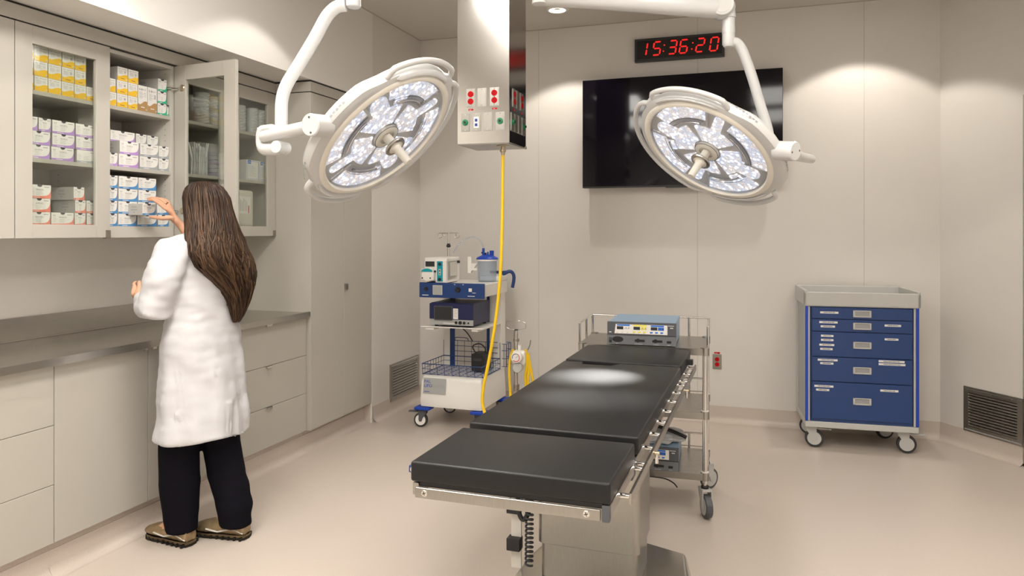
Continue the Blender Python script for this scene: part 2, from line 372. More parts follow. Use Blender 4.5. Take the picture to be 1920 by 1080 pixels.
# ================================================================ FITTED CABINETS
def face(b, y0, y1, z0, z1, x, m='cab', t=.019, e=.0012): b.box(x-t, x, y0+e, y1-e, z0+e, z1-e, m, .001, 1)
XB = XW-.03
def tab(b, y, z, wy=.022, x=XB):  # little steel edge pull
    b.box(x-.002, x+.012, y-wy/2, y+wy/2, z-.002, z, 'chrome'); b.box(x+.010, x+.012, y-wy/2, y+wy/2, z-.012, z, 'chrome')
def base_unit(y0, y1, kind, label, xf=XB, hy=None):
    t = thing('base_cabinet', label, 'cabinet', (XN, y0, 0))
    ox, oy = XN, y0; M = MX.Translation((-ox, -oy, 0))
    b = MB(); b.M = M
    b.box(XN+.002, xf-.021, y0+.0005, y0+.018, .145, .873, 'cabin'); b.box(XN+.002, xf-.021, y1-.018, y1-.0005, .145, .873, 'cabin'); b.box(XN+.002, xf-.021, y0+.018, y1-.018, .145, .16, 'cabin'); b.box(XN+.002, xf-.021, y0+.018, y1-.018, .16, .87, 'gap'); b.build('carcass', t)
    b = MB(); b.M = M; b.box(XW-.10, XW-.062, y0, y1, 0, .145, 'floor')
    prof = [(0, .11), (.004, .11), (.004, .045)]+[(.004+.045-.045*cos(a), .045-.045*sin(a)) for a in [pi/2*i/6 for i in range(1, 7)]]
    vs = []
    for d, z in prof: vs += [(XW-.062+d, y0, z+.0006), (XW-.062+d, y1, z+.0006)]
    b.add(vs, [(2*i, 2*i+1, 2*i+3, 2*i+2) for i in range(len(prof)-1)], 'floor'); b.build('toe_kick', t)
    if kind == 'door':
        b = MB(); b.M = M; face(b, y0, y1, .145, .873, xf); d = b.build('door', t)
        b = MB(); b.M = M; tab(b, hy or y0+.03, .874); b.build('handle', d)
    else:
        for z0, z1 in ((.145, .385), (.385, .628), (.628, .873)):
            b = MB(); b.M = M; face(b, y0, y1, z0, z1, xf); d = b.build('drawer', t)
            if hy: b = MB(); b.M = M; tab(b, hy, z1+.001, .05); b.build('handle', d)
base_unit(1.78, 2.269, 'drawer', 'grey base cabinet of three plain drawers at the left picture edge')
base_unit(2.27, 2.760, 'door', 'grey base cabinet with one wide plain door, left of the person', hy=2.735)
base_unit(2.761, 3.278, 'door', 'grey base cabinet hidden behind the person in the white coat')
base_unit(3.279, 4.058, 'drawer', 'grey base cabinet of three drawers beside the tall cabinet', hy=3.666)
base_unit(1.29, 1.779, 'door', 'grey base cabinet next to the leftmost drawers, outside the frame')
# worktop
t = thing('worktop', 'long brushed stainless steel worktop with upstand along the cabinets', 'worktop', (XN, 1.25, .874))
b = MB(); b.M = MX.Translation((-XN, -1.25, -.874)); b.box(XN+.001, XW-.006, 1.25, 4.059, .8745, .903, 'steelc', .0)
b.box(XW-.0225, XW-.0005, 1.25, 4.0595, .8755, .9095, 'steelc', .003); b.build('top', t)
b = MB(); b.M = MX.Translation((-XN, -1.25, -.874)); b.box(XN+.001, XN+.018, 1.25, 4.059, .903, 1.014, 'steelc', .002)
b.box(XN+.018, XN+.032, 1.25, 4.059, .903, .909, 'steelc', .002); b.build('upstand', t)
# wall cabinets
ZB, ZT = 1.392, 2.315
def doorframe(W, H, st=.078, m='cab', th=.021):
    b = MB()
    b.box(0, th, 0, st, 0, H, m, .001, 1); b.box(0, th, W-st, W, 0, H, m, .001, 1); b.box(0, th, st, W-st, 0, st*.78, m, .001, 1); b.box(0, th, st, W-st, H-st, H, m, .001, 1)
    return b
def wall_unit(y0, y1, label, glass=True, openang=None, solid=False, st=.078, hside=1):
    t = thing('wall_cabinet', label, 'cabinet', (XN, y0, ZB)); M = MX.Translation((-XN, -y0, -ZB)); b = MB(); b.M = M
    xi = XU-.024
    b.box(XN+.001, xi, y0+.0005, y0+.018, ZB, ZT, 'cabin'); b.box(XN+.001, xi, y1-.018, y1-.0005, ZB, ZT, 'cabin')
    b.box(XN+.001, xi, y0+.018, y1-.018, ZB, ZB+.018, 'cabin'); b.box(XN+.001, xi, y0+.018, y1-.018, ZB+.02, ZB+.054, 'cabin') if False else b.box(XN+.001, xi-.0, y0+.018, y1-.018, ZB+.018, ZB+.056, 'cabin')
    b.box(XN+.001, xi, y0+.018, y1-.018, ZT-.018, ZT, 'cabin'); b.box(XN+.002, XN+.008, y0+.018, y1-.018, ZB, ZT, 'cabin')
    for z in [ZB+.10+.03*i for i in range(27)]:
        for x in (xi-.04, XN+.06): b.cyl((x, y1-.0181, z), (x, y1-.0185, z), .0025, 'print', 8); b.cyl((x, y0+.0181, z), (x, y0+.0185, z), .0025, 'print', 8)
    b.build('carcass', t)
    for z in (1.745, 2.042):
        b = MB(); b.M = M; b.box(XN+.009, xi-.004, y0+.019, y1-.019, z-.019, z, 'cab', .0008, 1); b.build('shelf', t)
    b = MB(); W = y1-y0-.003; H = ZT-ZB-.002
    if solid: b.box(0, .021, 0, W, 0, H, 'cab', .001, 1)
    else: b = doorframe(W, H, st)
    d = b.build('door', t)
    if openang is None:
        d.location = (XU-.021-XN, .0015, .001)
    else:  # hinged on its far side
        A = R(openang); d.rotation_euler = (0, 0, A); hx, hy_ = XU-.012-XN, (y1-.004)-y0
        # local door: y from 0..W, hinge edge at y=W
        vx, vy = 0, W
        d.location = (hx-(cos(A)*vx-sin(A)*vy), hy_-(sin(A)*vx+cos(A)*vy), .001)
    if not solid:
        b = MB(); b.box(.008, .012, st-.005, W-st+.005, st*.78-.005, H-st+.005, 'glass'); b.build('pane', d)
    b = MB(); yy = W-.012 if hside > 0 else .02
    b.box(.002, .024, yy-.014, yy+.014, -.004, -.001, 'steel', .0005); b.box(.0212, .0238, yy-.014, yy+.014, -.004, .036, 'steel', .0005); b.build('handle', d)
    return t, d
wall_unit(1.80, 2.282, 'grey wall cabinet with plain solid door at the left picture edge', solid=True, hside=-1)
wall_unit(2.283, 2.766, 'grey wall cabinet with closed glass door, full of suture boxes')
tO, dO = wall_unit(2.767, 3.199, 'grey wall cabinet standing open above the reaching person', openang=84.5, hside=-1)
for z in (.14, .80):   # hinges of the open door
    b = MB(); b.box(.021, .034, .37, .40, z-.025, z+.025, 'brass', .002); b.lathe([(0, .005), (.014, .005), (.018, 0)], (-.001, .375, z), (-1, 0, 0), 'brass', 16); b.build('hinge', dO)
for z in (ZB+.14, ZB+.80):
    b = MB(); b.M = MX.Translation((-XN, -2.767, -ZB)); b.box(XU-.09, XU-.02, 3.172, 3.181, z-.008, z+.008, 'brass', .002); b.cyl((XU-.04, 3.172, z), (XU+.018, 3.185, z-.004), .006, 'chrome', 10); b.box(XU-.07, XU-.05, 3.168, 3.181, z-.02, z+.02, 'brass', .002); b.build('hinge', tO)
wall_unit(3.200, 3.624, 'grey wall cabinet with glass door seen through the open door', hside=-1)
t5, d5 = wall_unit(3.625, 4.058, 'grey wall cabinet with glass door next to the tall cabinet')
# filler strip above the wall cabinets
b = MB(); b.box(XU-.02, XU-.001, 1.78, 4.058, ZT+.006, ZS-.012, 'cab'); b.box(XU-.03, XU-.012, 1.78, 4.058, ZT, ZS, 'gap')
b.box(XN, XU-.03, 1.78, 4.058, ZS-.006, ZS-.0005, 'cab'); b.build('trim_3', kind='structure')
# tall cabinet
t = thing('tall_cabinet', 'tall grey storage cabinet with two plain doors beside the vent wall', 'cabinet', (XN, 4.06, 0)); M = MX.Translation((-XN, -4.06, 0))
b = MB(); b.M = M; b.box(XN+.001, XW, 4.060, 4.078, .145, ZT, 'cab', .001, 1); b.box(XN+.001, XW-.022, 4.078, 4.858, .145, ZT-.002, 'cabin'); b.box(XW-.02, XW, 4.8485, 4.8605, .0, ZT, 'wall')
b.box(XN+.001, XW-.001, 4.060, 4.860, ZT+.006, ZS-.012, 'cab', .001, 1); b.box(XN+.001, XW-.012, 4.07, 4.858, ZT-.002, ZS-.0005, 'gap'); b.build('carcass', t)
b = MB(); b.M = M; b.box(XW-.60, XW-.062, 4.0605, 4.861, 0, .145, 'floor'); b.box(XW-.062, XW-.01, 4.842, 4.861, 0, .145, 'floor')
prof = [(0, .11), (.004, .11), (.004, .045)]+[(.004+.045-.045*cos(a), .045-.045*sin(a)) for a in [pi/2*i/6 for i in range(1, 7)]]; vs = []
for d, z in prof: vs += [(XW-.062+d, 4.06, z+.0006), (XW-.062+d, 4.842, z+.0006)]
b.add(vs, [(2*i, 2*i+1, 2*i+3, 2*i+2) for i in range(len(prof)-1)], 'floor'); b.build('toe_kick', t)
for y0, y1, hy in ((4.0785, 4.463, 4.448), (4.463, 4.847, 4.478)):
    b = MB(); b.M = M; face(b, y0, y1, .147, ZT, XW, e=.0013); d = b.build('door', t)
b = MB(); b.M = M; b.box(XW, XW+.016, 4.466, 4.492, 1.018, 1.060, 'steel', .001); b.build('handle', d)
# ================================================================ SUTURE CARTONS
ORD = ['leftmost', 'second from left', 'third from left', 'fourth from left', 'fifth from left', 'sixth from left']
_cm = {}
def carton_mesh(w_, h, d, kind, word, size, num, side=False, notch=True):
    k = (round(w_, 3), round(h, 3), d, kind, word, size, num, side, notch)
    if k in _cm: return _cm[k]
    b = MB(); g = .0012; w_ -= 2*g; b.M = MX.Translation((0, g, 0))
    band = 'band_'+kind
    b.box(-d, -.0004, 0, w_, 0, h-.0008, 'cartonside', .0006, 1)
    o = V((0, 0, 0)); P = lambda pts, m, k=0: b.poly(pts, o+X_*(k*.0003), Y_, Z_, m, .0003)
    P([(0, 0), (w_, 0), (w_, h-.001), (0, h-.001)], 'paper', -1)
    W = w_
    if kind in ('yel', 'bro'):
        f = .42 if kind == 'yel' else .36
        P([(0, 0), (W, 0), (W, h*f*1.1)]+[(W*(1-t), h*f*(.75+.35*(1-t)+.12*sin(t*6))) for t in (.2, .4, .6, .8)]+[(0, h*f*.8)], band)
        b.text(size, h*.13, o+Y_*W*.08+Z_*h*.80+X_*.0006, Y_, Z_, 'print'); b.text(word, h*.075, o+Y_*W*.38+Z_*h*.82+X_*.0006, Y_, Z_, 'print', fit=W*.5)
        for j in range(5): b.rect(W*.12, W*(.45+.1*(j % 2)), h*(.72-.055*j), h*(.735-.055*j), o+X_*.0006, Y_, Z_, 'print2')
        for j in range(3): b.rect(W*.62, W*.85, h*(.70-.06*j), h*(.715-.06*j), o+X_*.0006, Y_, Z_, 'print2')
        b.rect(W*.84, W*.95, h*.06, h*.06+W*.11, o+X_*.0006, Y_, Z_, 'paper'); b.rect(W*.87, W*.92, h*.08, h*.08+W*.05, o+X_*.0008, Y_, Z_, 'print')
        if num: b.text(num, h*.24, o+Y_*W*.66+Z_*h*.56+X_*.0009, Y_, Z_, 'print')
        if num or kind == 'bro': b.rect(W*.3, W*.7, h*.14, h*.175, o+X_*.0009, Y_, Z_, 'print' if kind == 'yel' else 'paper')
    else:
        nar = W < .08
        P([(0, 0), (W, 0), (W, h*.66), (W*.965, h*.46), (W*.91, h*.31), (W*.82, h*.22), (W*.68, h*.175), (W*.4, h*.16), (0, h*.15)], band)
        if notch:
            c = W*.5; P([(c-.012, h-.0008), (c-.010, h-.007)]+[(c-.010+.020*t, h-.007-.0035*sin(pi*t)) for t in (.25, .5, .75)]+[(c+.010, h-.007), (c+.012, h-.0008)], 'print', 1)
        b.text(size, h*.17, o+Y_*W*.06+Z_*h*.72+X_*.0006, Y_, Z_, 'print')
        b.text(word, h*.15, o+Y_*W*(.34 if not nar else .3)+Z_*h*.58+X_*.0006, Y_, Z_, 'print', fit=W*.34)
        b.rect(W*.70, W*.92, h*.80, h*.85, o+X_*.0006, Y_, Z_, 'print2')
        for j in range(4): b.rect(W*.34, W*(.62-.06*(j % 2)), h*(.50-.08*j), h*(.515-.08*j), o+X_*.0006, Y_, Z_, 'print2')
        for j in range(5): b.rect(W*.07, W*(.17+.04*(j % 3)), h*(.64-.09*j), h*(.655-.09*j), o+X_*.0006, Y_, Z_, 'print2')
        b.rect(W*.2, W*.5, h*.05, h*.09, o+X_*.0009, Y_, Z_, 'paper')
    # label on the side facing the door (-Y)
    L = min(d, .12); oo = V((-d*.62, 0, 0)); n = -.0004
    for j in range(9): b.rect(.006+.004*j, .008+.004*j+.001*(j % 2), h*.62, h*.78, oo+Y_*n, X_, Z_, 'print2')
    b.rect(.004, .044, h*.40, h*.50, oo+Y_*n, X_, Z_, 'print2'); b.rect(.018, .03, h*.2, h*.3, oo+Y_*n, X_, Z_, 'print2')
    me = b.mesh('suture_box'); _cm[k] = me; return me
KN = dict(yel='yellow and white', bro='brown and white', grn='green and white', pur='purple and white', gry='grey and white', red_='coral red and white', blu='blue and white')
_made = {}
def carton(y0, y1, z, h, kind, where, word='', size='', num='', d=.14, X=-2.996, side=False, notch=True, rot=0):
    me = carton_mesh(y1-y0, h, d, kind, word, size, num, side, notch)
    o = bpy.data.objects.new('suture_box', me); C.objects.link(o)
    o.location = (X, y0, z+.0004); o.rotation_euler = (0, 0, rot)
    tag(o, KN[kind]+' suture carton, '+where, 'box', where.split(', ', 1)[1] if False else KN[kind].split()[0]+' cartons '+where.split(', ')[-1]); return o
G, O_ = 'glass-door cabinet', 'open cabinet'
S3, S2, S1 = 2.0422, 1.7452, ZB+.0562
def row(ys, z, h, kind, rowname, shelf, cab, words, sizes, nums=None, first=0, **k):
    ks = kind if isinstance(kind, list) else [kind]*(len(ys))
    for i, (a, b_) in enumerate(ys):
        carton(a, b_, z, h, ks[i], '%s, %s row, %s, %s' % (ORD[first+i], rowname, shelf, cab), words[i % len(words)], sizes[i % len(sizes)], (nums or [''])[i % len(nums or [''])], **k)
H = .0665
row([(2.333, 2.398), (2.400, 2.466), (2.467, 2.533), (2.534, 2.599), (2.600, 2.664), (2.665, 2.726)], S3, H, 'yel', 'bottom', 'top shelf', G, ['CHROMIC', 'PLAIN'], ['2-0', '3-0', '4-0'], ['', '', '', '', '', '8'], notch=False)
row([(2.331, 2.396), (2.399, 2.465), (2.467, 2.533), (2.535, 2.600), (2.602, 2.663)], S3+H, H, 'yel', 'middle', 'top shelf', G, ['PLAIN', 'CHROMIC'], ['5-0', '4-0', '3-0'], ['', '', '', '3', '5'], notch=False)
row([(2.336, 2.398), (2.400, 2.468), (2.469, 2.535), (2.537, 2.602), (2.603, 2.664)], S3+2*H, H, 'yel', 'top', 'top shelf', G, ['CHROMIC', 'PLAIN'], ['3-0', '4-0'], ['', '', '', '8', '7'], notch=False)
row([(2.787, 2.838), (2.840, 2.906), (2.908, 2.969)], S3, H, 'yel', 'bottom', 'top shelf', O_, ['PLAIN', 'CHROMIC'], ['4-0', '5-0'], ['', '8', '1'], notch=False)
row([(2.787, 2.833), (2.840, 2.906), (2.908, 2.969)], S3+H, H, 'yel', 'middle', 'top shelf', O_, ['CHROMIC', 'PLAIN'], ['4-0', '3-0'], ['', '8', ''], notch=False)
row([(2.843, 2.907), (2.909, 2.974)], S3+2*H, H*1.02, 'yel', 'top', 'top shelf', O_, ['PLAIN'], ['3-0', '4-0'], ['7', '1'], notch=False)
row([(2.971, 3.033), (3.034, 3.097)], S3, H*2, 'bro', 'two-tier', 'top shelf', O_, ['PLAIN GUT', 'PLAIN GUT'], ['4-0', '5-0'], ['', '1'], notch=False)
row([(3.101, 3.164), (3.166, 3.178)][:1]+[(3.1655, 3.1795)], S3, .062, 'grn', 'bottom', 'top shelf', O_, [''], ['4-0', '3-0'])
row([(3.101, 3.164)], S3+.0625, .063, 'grn', 'middle', 'top shelf', O_, [''], ['4-0', '3-0'])
row([(3.104, 3.166)], S3+.126, .066, 'grn', 'top', 'top shelf', O_, [''], ['5-0'], d=.2)
H = .0605
row([(2.334, 2.417), (2.421, 2.481), (2.487, 2.602), (2.607, 2.72)], S2+2*H, H, 'pur', 'top', 'middle shelf', G, ['VICRYL'], ['2-0', '3-0', '3-0', '1-0'])
row([(2.366, 2.478), (2.487, 2.602), (2.609, 2.72)], S2+H, H, 'pur', 'middle', 'middle shelf', G, ['VICRYL'], ['2-0', '3-0', '1-0'])
row([(2.364, 2.476), (2.482, 2.598)], S2, H, 'pur', 'bottom', 'middle shelf', G, ['VICRYL'], ['0', '2-0'])
t = carton(2.612, 2.72, S2, H, 'gry', 'translucent side forward, rightmost, bottom row, middle shelf, glass-door cabinet', '', '', notch=False)
H = .0655
row([(2.787, 2.850), (2.857, 2.977), (2.985, 3.107), (3.113, 3.179)][1:3]+[(3.1095, 3.1795)], S2+H, H, ['pur', 'gry', 'gry'], 'middle', 'middle shelf', O_, ['VICRYL', 'PDS II', 'PDS II'], ['2-0', '4-0', '3-0'])
row([(2.787, 2.845), (2.851, 2.975), (2.983, 3.106), (3.1095, 3.1795)], S2, H, ['pur', 'pur', 'gry', 'gry'], 'bottom', 'middle shelf', O_, ['VICRYL', 'VICRYL', 'PDS II', 'PDS II'], ['', '2-0', '3-0', '4-0'])
for i, (a, b_, kd, wd) in enumerate(((2.86, 2.944+.07, 'pur', 'VICRYL'), (3.022, 3.092, 'gry', 'PDS II'), (3.096, 3.172, 'gry', 'PDS II'))):
    carton(a, b_, S2+2*H, .058, kd, '%s, back row, middle shelf, open cabinet' % ORD[i], wd, '5-0', X=-3.06, d=.12)
H = .0605
row([(2.368, 2.478), (2.482, 2.598), (2.602, 2.661), (2.667, 2.728)], S1, H, 'red_', 'bottom', 'lowest shelf', G, ['MONOCRYL'], ['3-0', '4-0', '4-0', '5-0'])
row([(2.369, 2.479), (2.604, 2.662), (2.665, 2.727)], S1+H, H, 'red_', 'middle', 'lowest shelf', G, ['MONOCRYL'], ['3-0', '4-0', '4-0'])
row([(2.371, 2.482), (2.596, 2.655)], S1+2*H, H, 'red_', 'top', 'lowest shelf', G, ['MONOCRYL'], ['4-0', '5-0'], d=.16)
H = .0628
row([(2.787, 2.845), (2.852, 2.971), (2.975, 3.092)], S1+3*H, H, 'blu', 'top', 'lowest shelf', O_, ['PROLENE'], ['5-0', '6-0', '5-0'])
row([(2.787, 2.843), (2.850, 2.969), (2.974, 3.091)], S1+2*H, H, 'blu', 'second', 'lowest shelf', O_, ['PROLENE'], ['4-0', '5-0', '4-0'])
row([(2.787, 2.842), (2.848, 2.966), (2.970, 3.088), (3.098, 3.1795)], S1+H, H, 'blu', 'third', 'lowest shelf', O_, ['PROLENE'], ['3-0', '4-0', '4-0', '2-0'])
row([(2.787, 2.842), (2.848, 2.961), (2.967, 3.096), (3.104, 3.1795)], S1, H, 'blu', 'bottom', 'lowest shelf', O_, ['PROLENE'], ['3-0', '', '3-0', '2-0'])
# the box in the person's hand
hb = carton(0, .085, 0, .058, 'blu', 'held in the raised hand in front of the open cabinet', 'PROLENE', '4-0', d=.125)
hb.name = 'held_suture_box'
# ================================================================ WRAPPED SUPPLIES
def wrapped_stack(name, label, y, x, z, r, h, group, m='film', n=15):
    random.seed(int(y*1000)); b = MB(); pts = []
    prof = [(r*.2, 0), (r*.95, .002)]
    for i in range(n*2):
        prof.append((r*(1+(.035 if i % 2 else -.035)+random.uniform(-.02, .02)), .004+(h-.012)*i/(n*2-1)))
    prof += [(r*.9, h-.003), (r*.2, h)]
    b.lathe(prof, (0, 0, 0), Z_, m, 28)
    for k in range(n-2):
        zz = h*(k+1)/(n-.5)+random.uniform(-.002, .002); a0 = random.uniform(-1.6, .4)
        b.tube([(r*1.02*cos(a), r*1.02*sin(a), zz+.006*sin(a*3+k)) for a in [a0+1.3*i/7 for i in range(8)]], .0013, 'paper', 5)
    return b.build(name, loc=(x, y, z+.0005), label=label, cat='supplies', group=group, ang=60)
def ycab(px, X=-3.03): return atx(px, 300, X).y
gS = 'plastic wrapped stacks on the top cabinet shelf'
wrapped_stack('wrapped_bowl_stack', 'plastic wrapped pale stack seen through the open door, left one', ycab(378), -3.03, 2.0422, .043, .185, gS)
wrapped_stack('wrapped_bowl_stack', 'plastic wrapped pale stack seen through the open door, right one', ycab(402), -3.03, 2.0422, .043, .178, gS)
for px, wd in ((448, 'partly behind the open door edge'), (472, 'in the middle of its shelf'), (492, 'rightmost, nearest the tall cabinet')):
    y = ycab(px); wrapped_stack('wrapped_bowl_stack', 'plastic wrapped stack in the last cabinet, '+wd, min(max(y, 3.69), 3.994), -3.03, 2.0422, .041, .165, gS, n=11)
# bundle of wrapped tubing and stack of grey packs
random.seed(5); b = MB()
for i in range(26):
    y = random.uniform(-.05, .05); x = random.uniform(-.03, .03); b.tube([(x, y, 0), (x+random.uniform(-.01, .01), y*1.1, .09), (x+random.uniform(-.02, .02), y*1.25+random.uniform(-.01, .01), random.uniform(.15, .19))], .0045, random.choice(['film', 'paper', 'offwhite']), 6)
b.build('catheter_bundle', loc=(-3.04, ycab(377), S2+.001), label='upright bundle of clear wrapped tubes seen through the open door', cat='supplies')
for i in range(6):
    b = MB(); b.box(-.05, .05, -.045+.003*(i % 2), .045, 0, .024, 'film', .006); b.box(-.046, .046, -.04, .04, .002, .021, 'plastic_grey', .003)
    b.build('grey_pack', loc=(-3.05, ycab(411)-.003, S2+.0006+i*.0248), label='flat grey wrapped pack beside the tube bundle, %s of its stack' % ['bottom one', 'second from bottom', 'third from bottom', 'fourth from bottom', 'fifth from bottom', 'top one'][i], cat='supplies', group='grey packs behind the open door')
# blue and white cartons and plastic jug in the last cabinet
for (a, b_), l in (((ycab(455), ycab(478.5)), 'left one'), ((ycab(480), 4.036), 'right one')):
    W = b_-a-.002; h = .125; b = MB(); b.box(-.11, 0, 0, W, 0, h, 'paper', .0008, 1); o = V((.0002, 0, 0))
    for q in ((W*.05, W*.95, h*.04, h*.055), (W*.05, W*.95, h*.93, h*.945), (W*.05, W*.07, h*.04, h*.94), (W*.93, W*.95, h*.04, h*.94)): b.rect(*q, o, Y_, Z_, 'blue', .0003)
    b.rect(W*.10, W*.34, h*.80, h*.985, o, Y_, Z_, 'blue', .0005)
    b.tube([V((.001, W*.16, h*.84)), V((.001, W*.19, h*.94)), V((.001, W*.22, h*.86)), V((.001, W*.25, h*.94)), V((.001, W*.28, h*.84))], .0008, 'paper', 5)
    for j in range(10): b.rect(W*.13, W*(.55+.3*((j*7) % 5)/5), h*(.70-.055*j), h*(.708-.055*j), o, Y_, Z_, 'blue' if j < 3 else 'print2', .0003)
    b.build('glove_box', loc=(-3.0, a, S2+.0005), label='white carton with blue border in the last cabinet, %s' % l, cat='box', group='blue bordered cartons')
t = thing('plastic_jug', 'white plastic container with printed label on the lowest shelf, last cabinet', 'container', (-3.06, 3.71, S1+.0005))
b = MB(); b.box(-.11, .06, -.05, .185, 0, .23, 'offwhite', .02, 4); b.cyl((-.02, .05, .23), (-.02, .05, .245), .03, 'white', 20); b.build('body', t)
b = MB(); b.rect(-.01, .150, .085, .19, (.0605, 0, 0), Y_, Z_, 'paper', .0006)
for j in range(9): b.rect(.0+.014*j, .004+.014*j, .10, .18-.01*(j % 3), (.0613, 0, 0), Y_, Z_, 'print2', .0002)
b.rect(.128, .136, .088, .135, (.0613, 0, 0), Y_, Z_, 'red', .0003); b.build('label', t)
# ================================================================ SERVICE COLUMN WITH OUTLETS
CX0, CX1, CY0, CY1, CZ = -1.4896, -1.1993, 3.60, 3.8904, 1.883
t = thing('service_column', 'square stainless steel ceiling column carrying electrical and gas outlets', 'service column', ((CX0+CX1)/2, (CY0+CY1)/2, ZC))
b = MB(); b.M = MX.Translation((-(CX0+CX1)/2, -(CY0+CY1)/2, -ZC))
b.box(CX0, CX1, CY0, CY1, CZ, ZC, 'column_steel', .0015, 1); b.build('housing', t)
b = MB(); b.M = MX.Translation((-(CX0+CX1)/2, -(CY0+CY1)/2, -ZC)); b.box(CX0+.003, CX1-.003, CY0+.003, CY1-.003, CZ-.004, CZ, 'steelh', .001); b.box(CX1-.003, CX1+.004, CY1-.012, CY1+.002, CZ-.006, CZ+.010, 'chrome', .001)
b.build('bottom_plate', t)
M0 = MX.Translation((-(CX0+CX1)/2, -(CY0+CY1)/2, -ZC))
def outlet(x, z, kind, o0, r, u):
    b = MB(); b.M = M0; o = V(o0)+V(r)*x+V(u)*z; n = V(r).cross(V(u)); plate(b, o, r, u, .050, .096); p = b.build('outlet_plate', t)
    b = MB(); b.M = M0
    if kind == 'r': duplex(b, o, r, u); nm = 'red_socket'
    elif kind == 'g':
        for a, bb, h in ((.0165, .0165, .004), (.0125, .0125, .009), (.006, .006, .014)): b.lathe([(0, h), (a, h), (a, 0)], o+n*.004, n, 'green' if h < .012 else 'black', 24)
        nm = 'gas_port'
    elif kind == 'b':
        b.rect(-.014, .014, -.030, .028, o+n*.0045, r, u, 'white', .001)
        for s in (.003, -.021): b.rect(-.0065, .0065, s, s+.014, o+n*.0056, r, u, 'royal', .004); b.rect(-.0035, .0035, s+.003, s+.009, o+n*.0097, r, u, 'black', .0002)
        nm = 'data_port'
    else: return
    b.build(nm, p)
    if kind == 'r':
        b = MB(); b.M = M0; b.rect(-.013, .013, -.066, -.058, o, r, u, 'red', .002); b.text('MN'+('1' if x < -.02 else '2'), .006, o+V(r)*-.008+V(u)*-.065+n*.0022, r, u, 'paper'); b.build('tag', p)
oF = ((CX0+CX1)/2, CY0, 0)
for x, k in ((-.068, 'r'), (-.005, 'x'), (.064, 'r')): outlet(x, 2.125, k, oF, X_, Z_)
for x, k in ((-.098, 'g'), (-.036, 'b'), (.028, 'x'), (.096, 'g')): outlet(x, 1.996, k, oF, X_, Z_)
oS = (CX1, (CY0+CY1)/2, 0)
for x, k in ((-.068, 'r'), (-.005, 'x'), (.064, 'r')): outlet(x, 2.125, k, oS, Y_, Z_)
for x, k in ((-.098, 'g'), (-.036, 'x'), (.028, 'x'), (.096, 'g')): outlet(x, 1.996, k, oS, Y_, Z_)
# yellow hose from the column
t = thing('gas_hose', 'yellow gas hose hanging down from the steel column', 'hose', (-1.262, 3.70, CZ-.004)); M0h = MX.Translation((1.262, -3.70, -CZ+.004))
b = MB(); b.M = M0h; b.lathe([(0, 0), (.034, 0), (.034, -.003), (.012, -.004), (.012, -.02), (.016, -.022), (.016, -.032), (.011, -.034), (.009, -.05), (0, -.05)], (-1.2685, 3.70, CZ-.004), Z_, 'brass', 20); b.build('connector', t)
b = MB(); b.M = M0h; pts = [V((-1.2685, 3.70, 1.84)), aty(941, 450, 3.70), aty(936, 540, 3.7), aty(928, 610, 3.70), aty(916, 680, 3.70), aty(906, 730, 3.70), aty(907, 768, 3.70), aty(930, 815, 3.68), atd(975, 870, 3.66), atd(1040, 915, 3.6), atd(1100, 950, 3.6), V((-.70, 3.42, .0115)), V((-.62, 3.42, .0112))]
b.tube(smooth(pts, 6), .0088, 'yellow', 12); b.build('tube', t, ang=70)
# ================================================================ TELEVISION AND CLOCK
TX0, TX1, TZ0, TZ1, TY = -1.2540, .1997, 1.7546, 2.5866, 5.55
t = thing('television', 'large black flat television on the back wall', 'television', ((TX0+TX1)/2, YB-.0005, TZ0)); M = MX.Translation((-(TX0+TX1)/2, -YB+.0005, -TZ0))
b = MB(); b.M = M; b.box(TX0, TX1, TY+.0015, TY+.045, TZ0, TZ1, 'black', .004); b.box(TX0+.35, TX1-.35, TY+.045, TY+.075, TZ0+.1, TZ1-.25, 'black', .01); b.box(-.62, -.45, TY+.004, TY+.02, TZ0-.008, TZ0+.002, 'black', .002); b.build('casing', t)
b = MB(); b.M = M; b.box(TX0+.003, TX1-.003, TY, TY+.0015, TZ0+.012, TZ1-.003, 'screen'); b.build('screen', t)
b = MB(); b.M = M; b.box(-.8, -.25, TY+.07, YB-.001, TZ0+.25, TZ0+.6, 'grey', .003); b.build('wall_bracket', t)
KX0, KX1, KZ0, KZ1, KY = -.865, -.203, 2.720, 2.893, 5.635
t = thing('digital_clock', 'black wall clock with red digits 15:36:20 above the television', 'clock', ((KX0+KX1)/2, YB-.0005, KZ0)); M = MX.Translation((-(KX0+KX1)/2, -YB+.0005, -KZ0))
b = MB(); b.M = M; b.box(KX0, KX1, KY, YB-.001, KZ0, KZ1, 'black', .002); b.build('case', t)
b = MB(); b.M = M; b.box(KX0+.018, KX1-.018, KY-.0015, KY, KZ0+.018, KZ1-.018, 'clockface'); b.text('SAPLING', .009, (KX1-.14, KY-.002, KZ1-.016), X_, Z_, 'dgrey') if False else None; b.build('face', t)
SEG = {'a': (0, 1, 1, 1), 'b': (1, 1, 1, .5), 'c': (1, .5, 1, 0), 'd': (0, 0, 1, 0), 'e': (0, .5, 0, 0), 'f': (0, 1, 0, .5), 'g': (0, .5, 1, .5)}
DG = {'0': 'abcdef', '1': 'bc', '2': 'abged', '3': 'abgcd', '5': 'afgcd', '6': 'afgedc'}
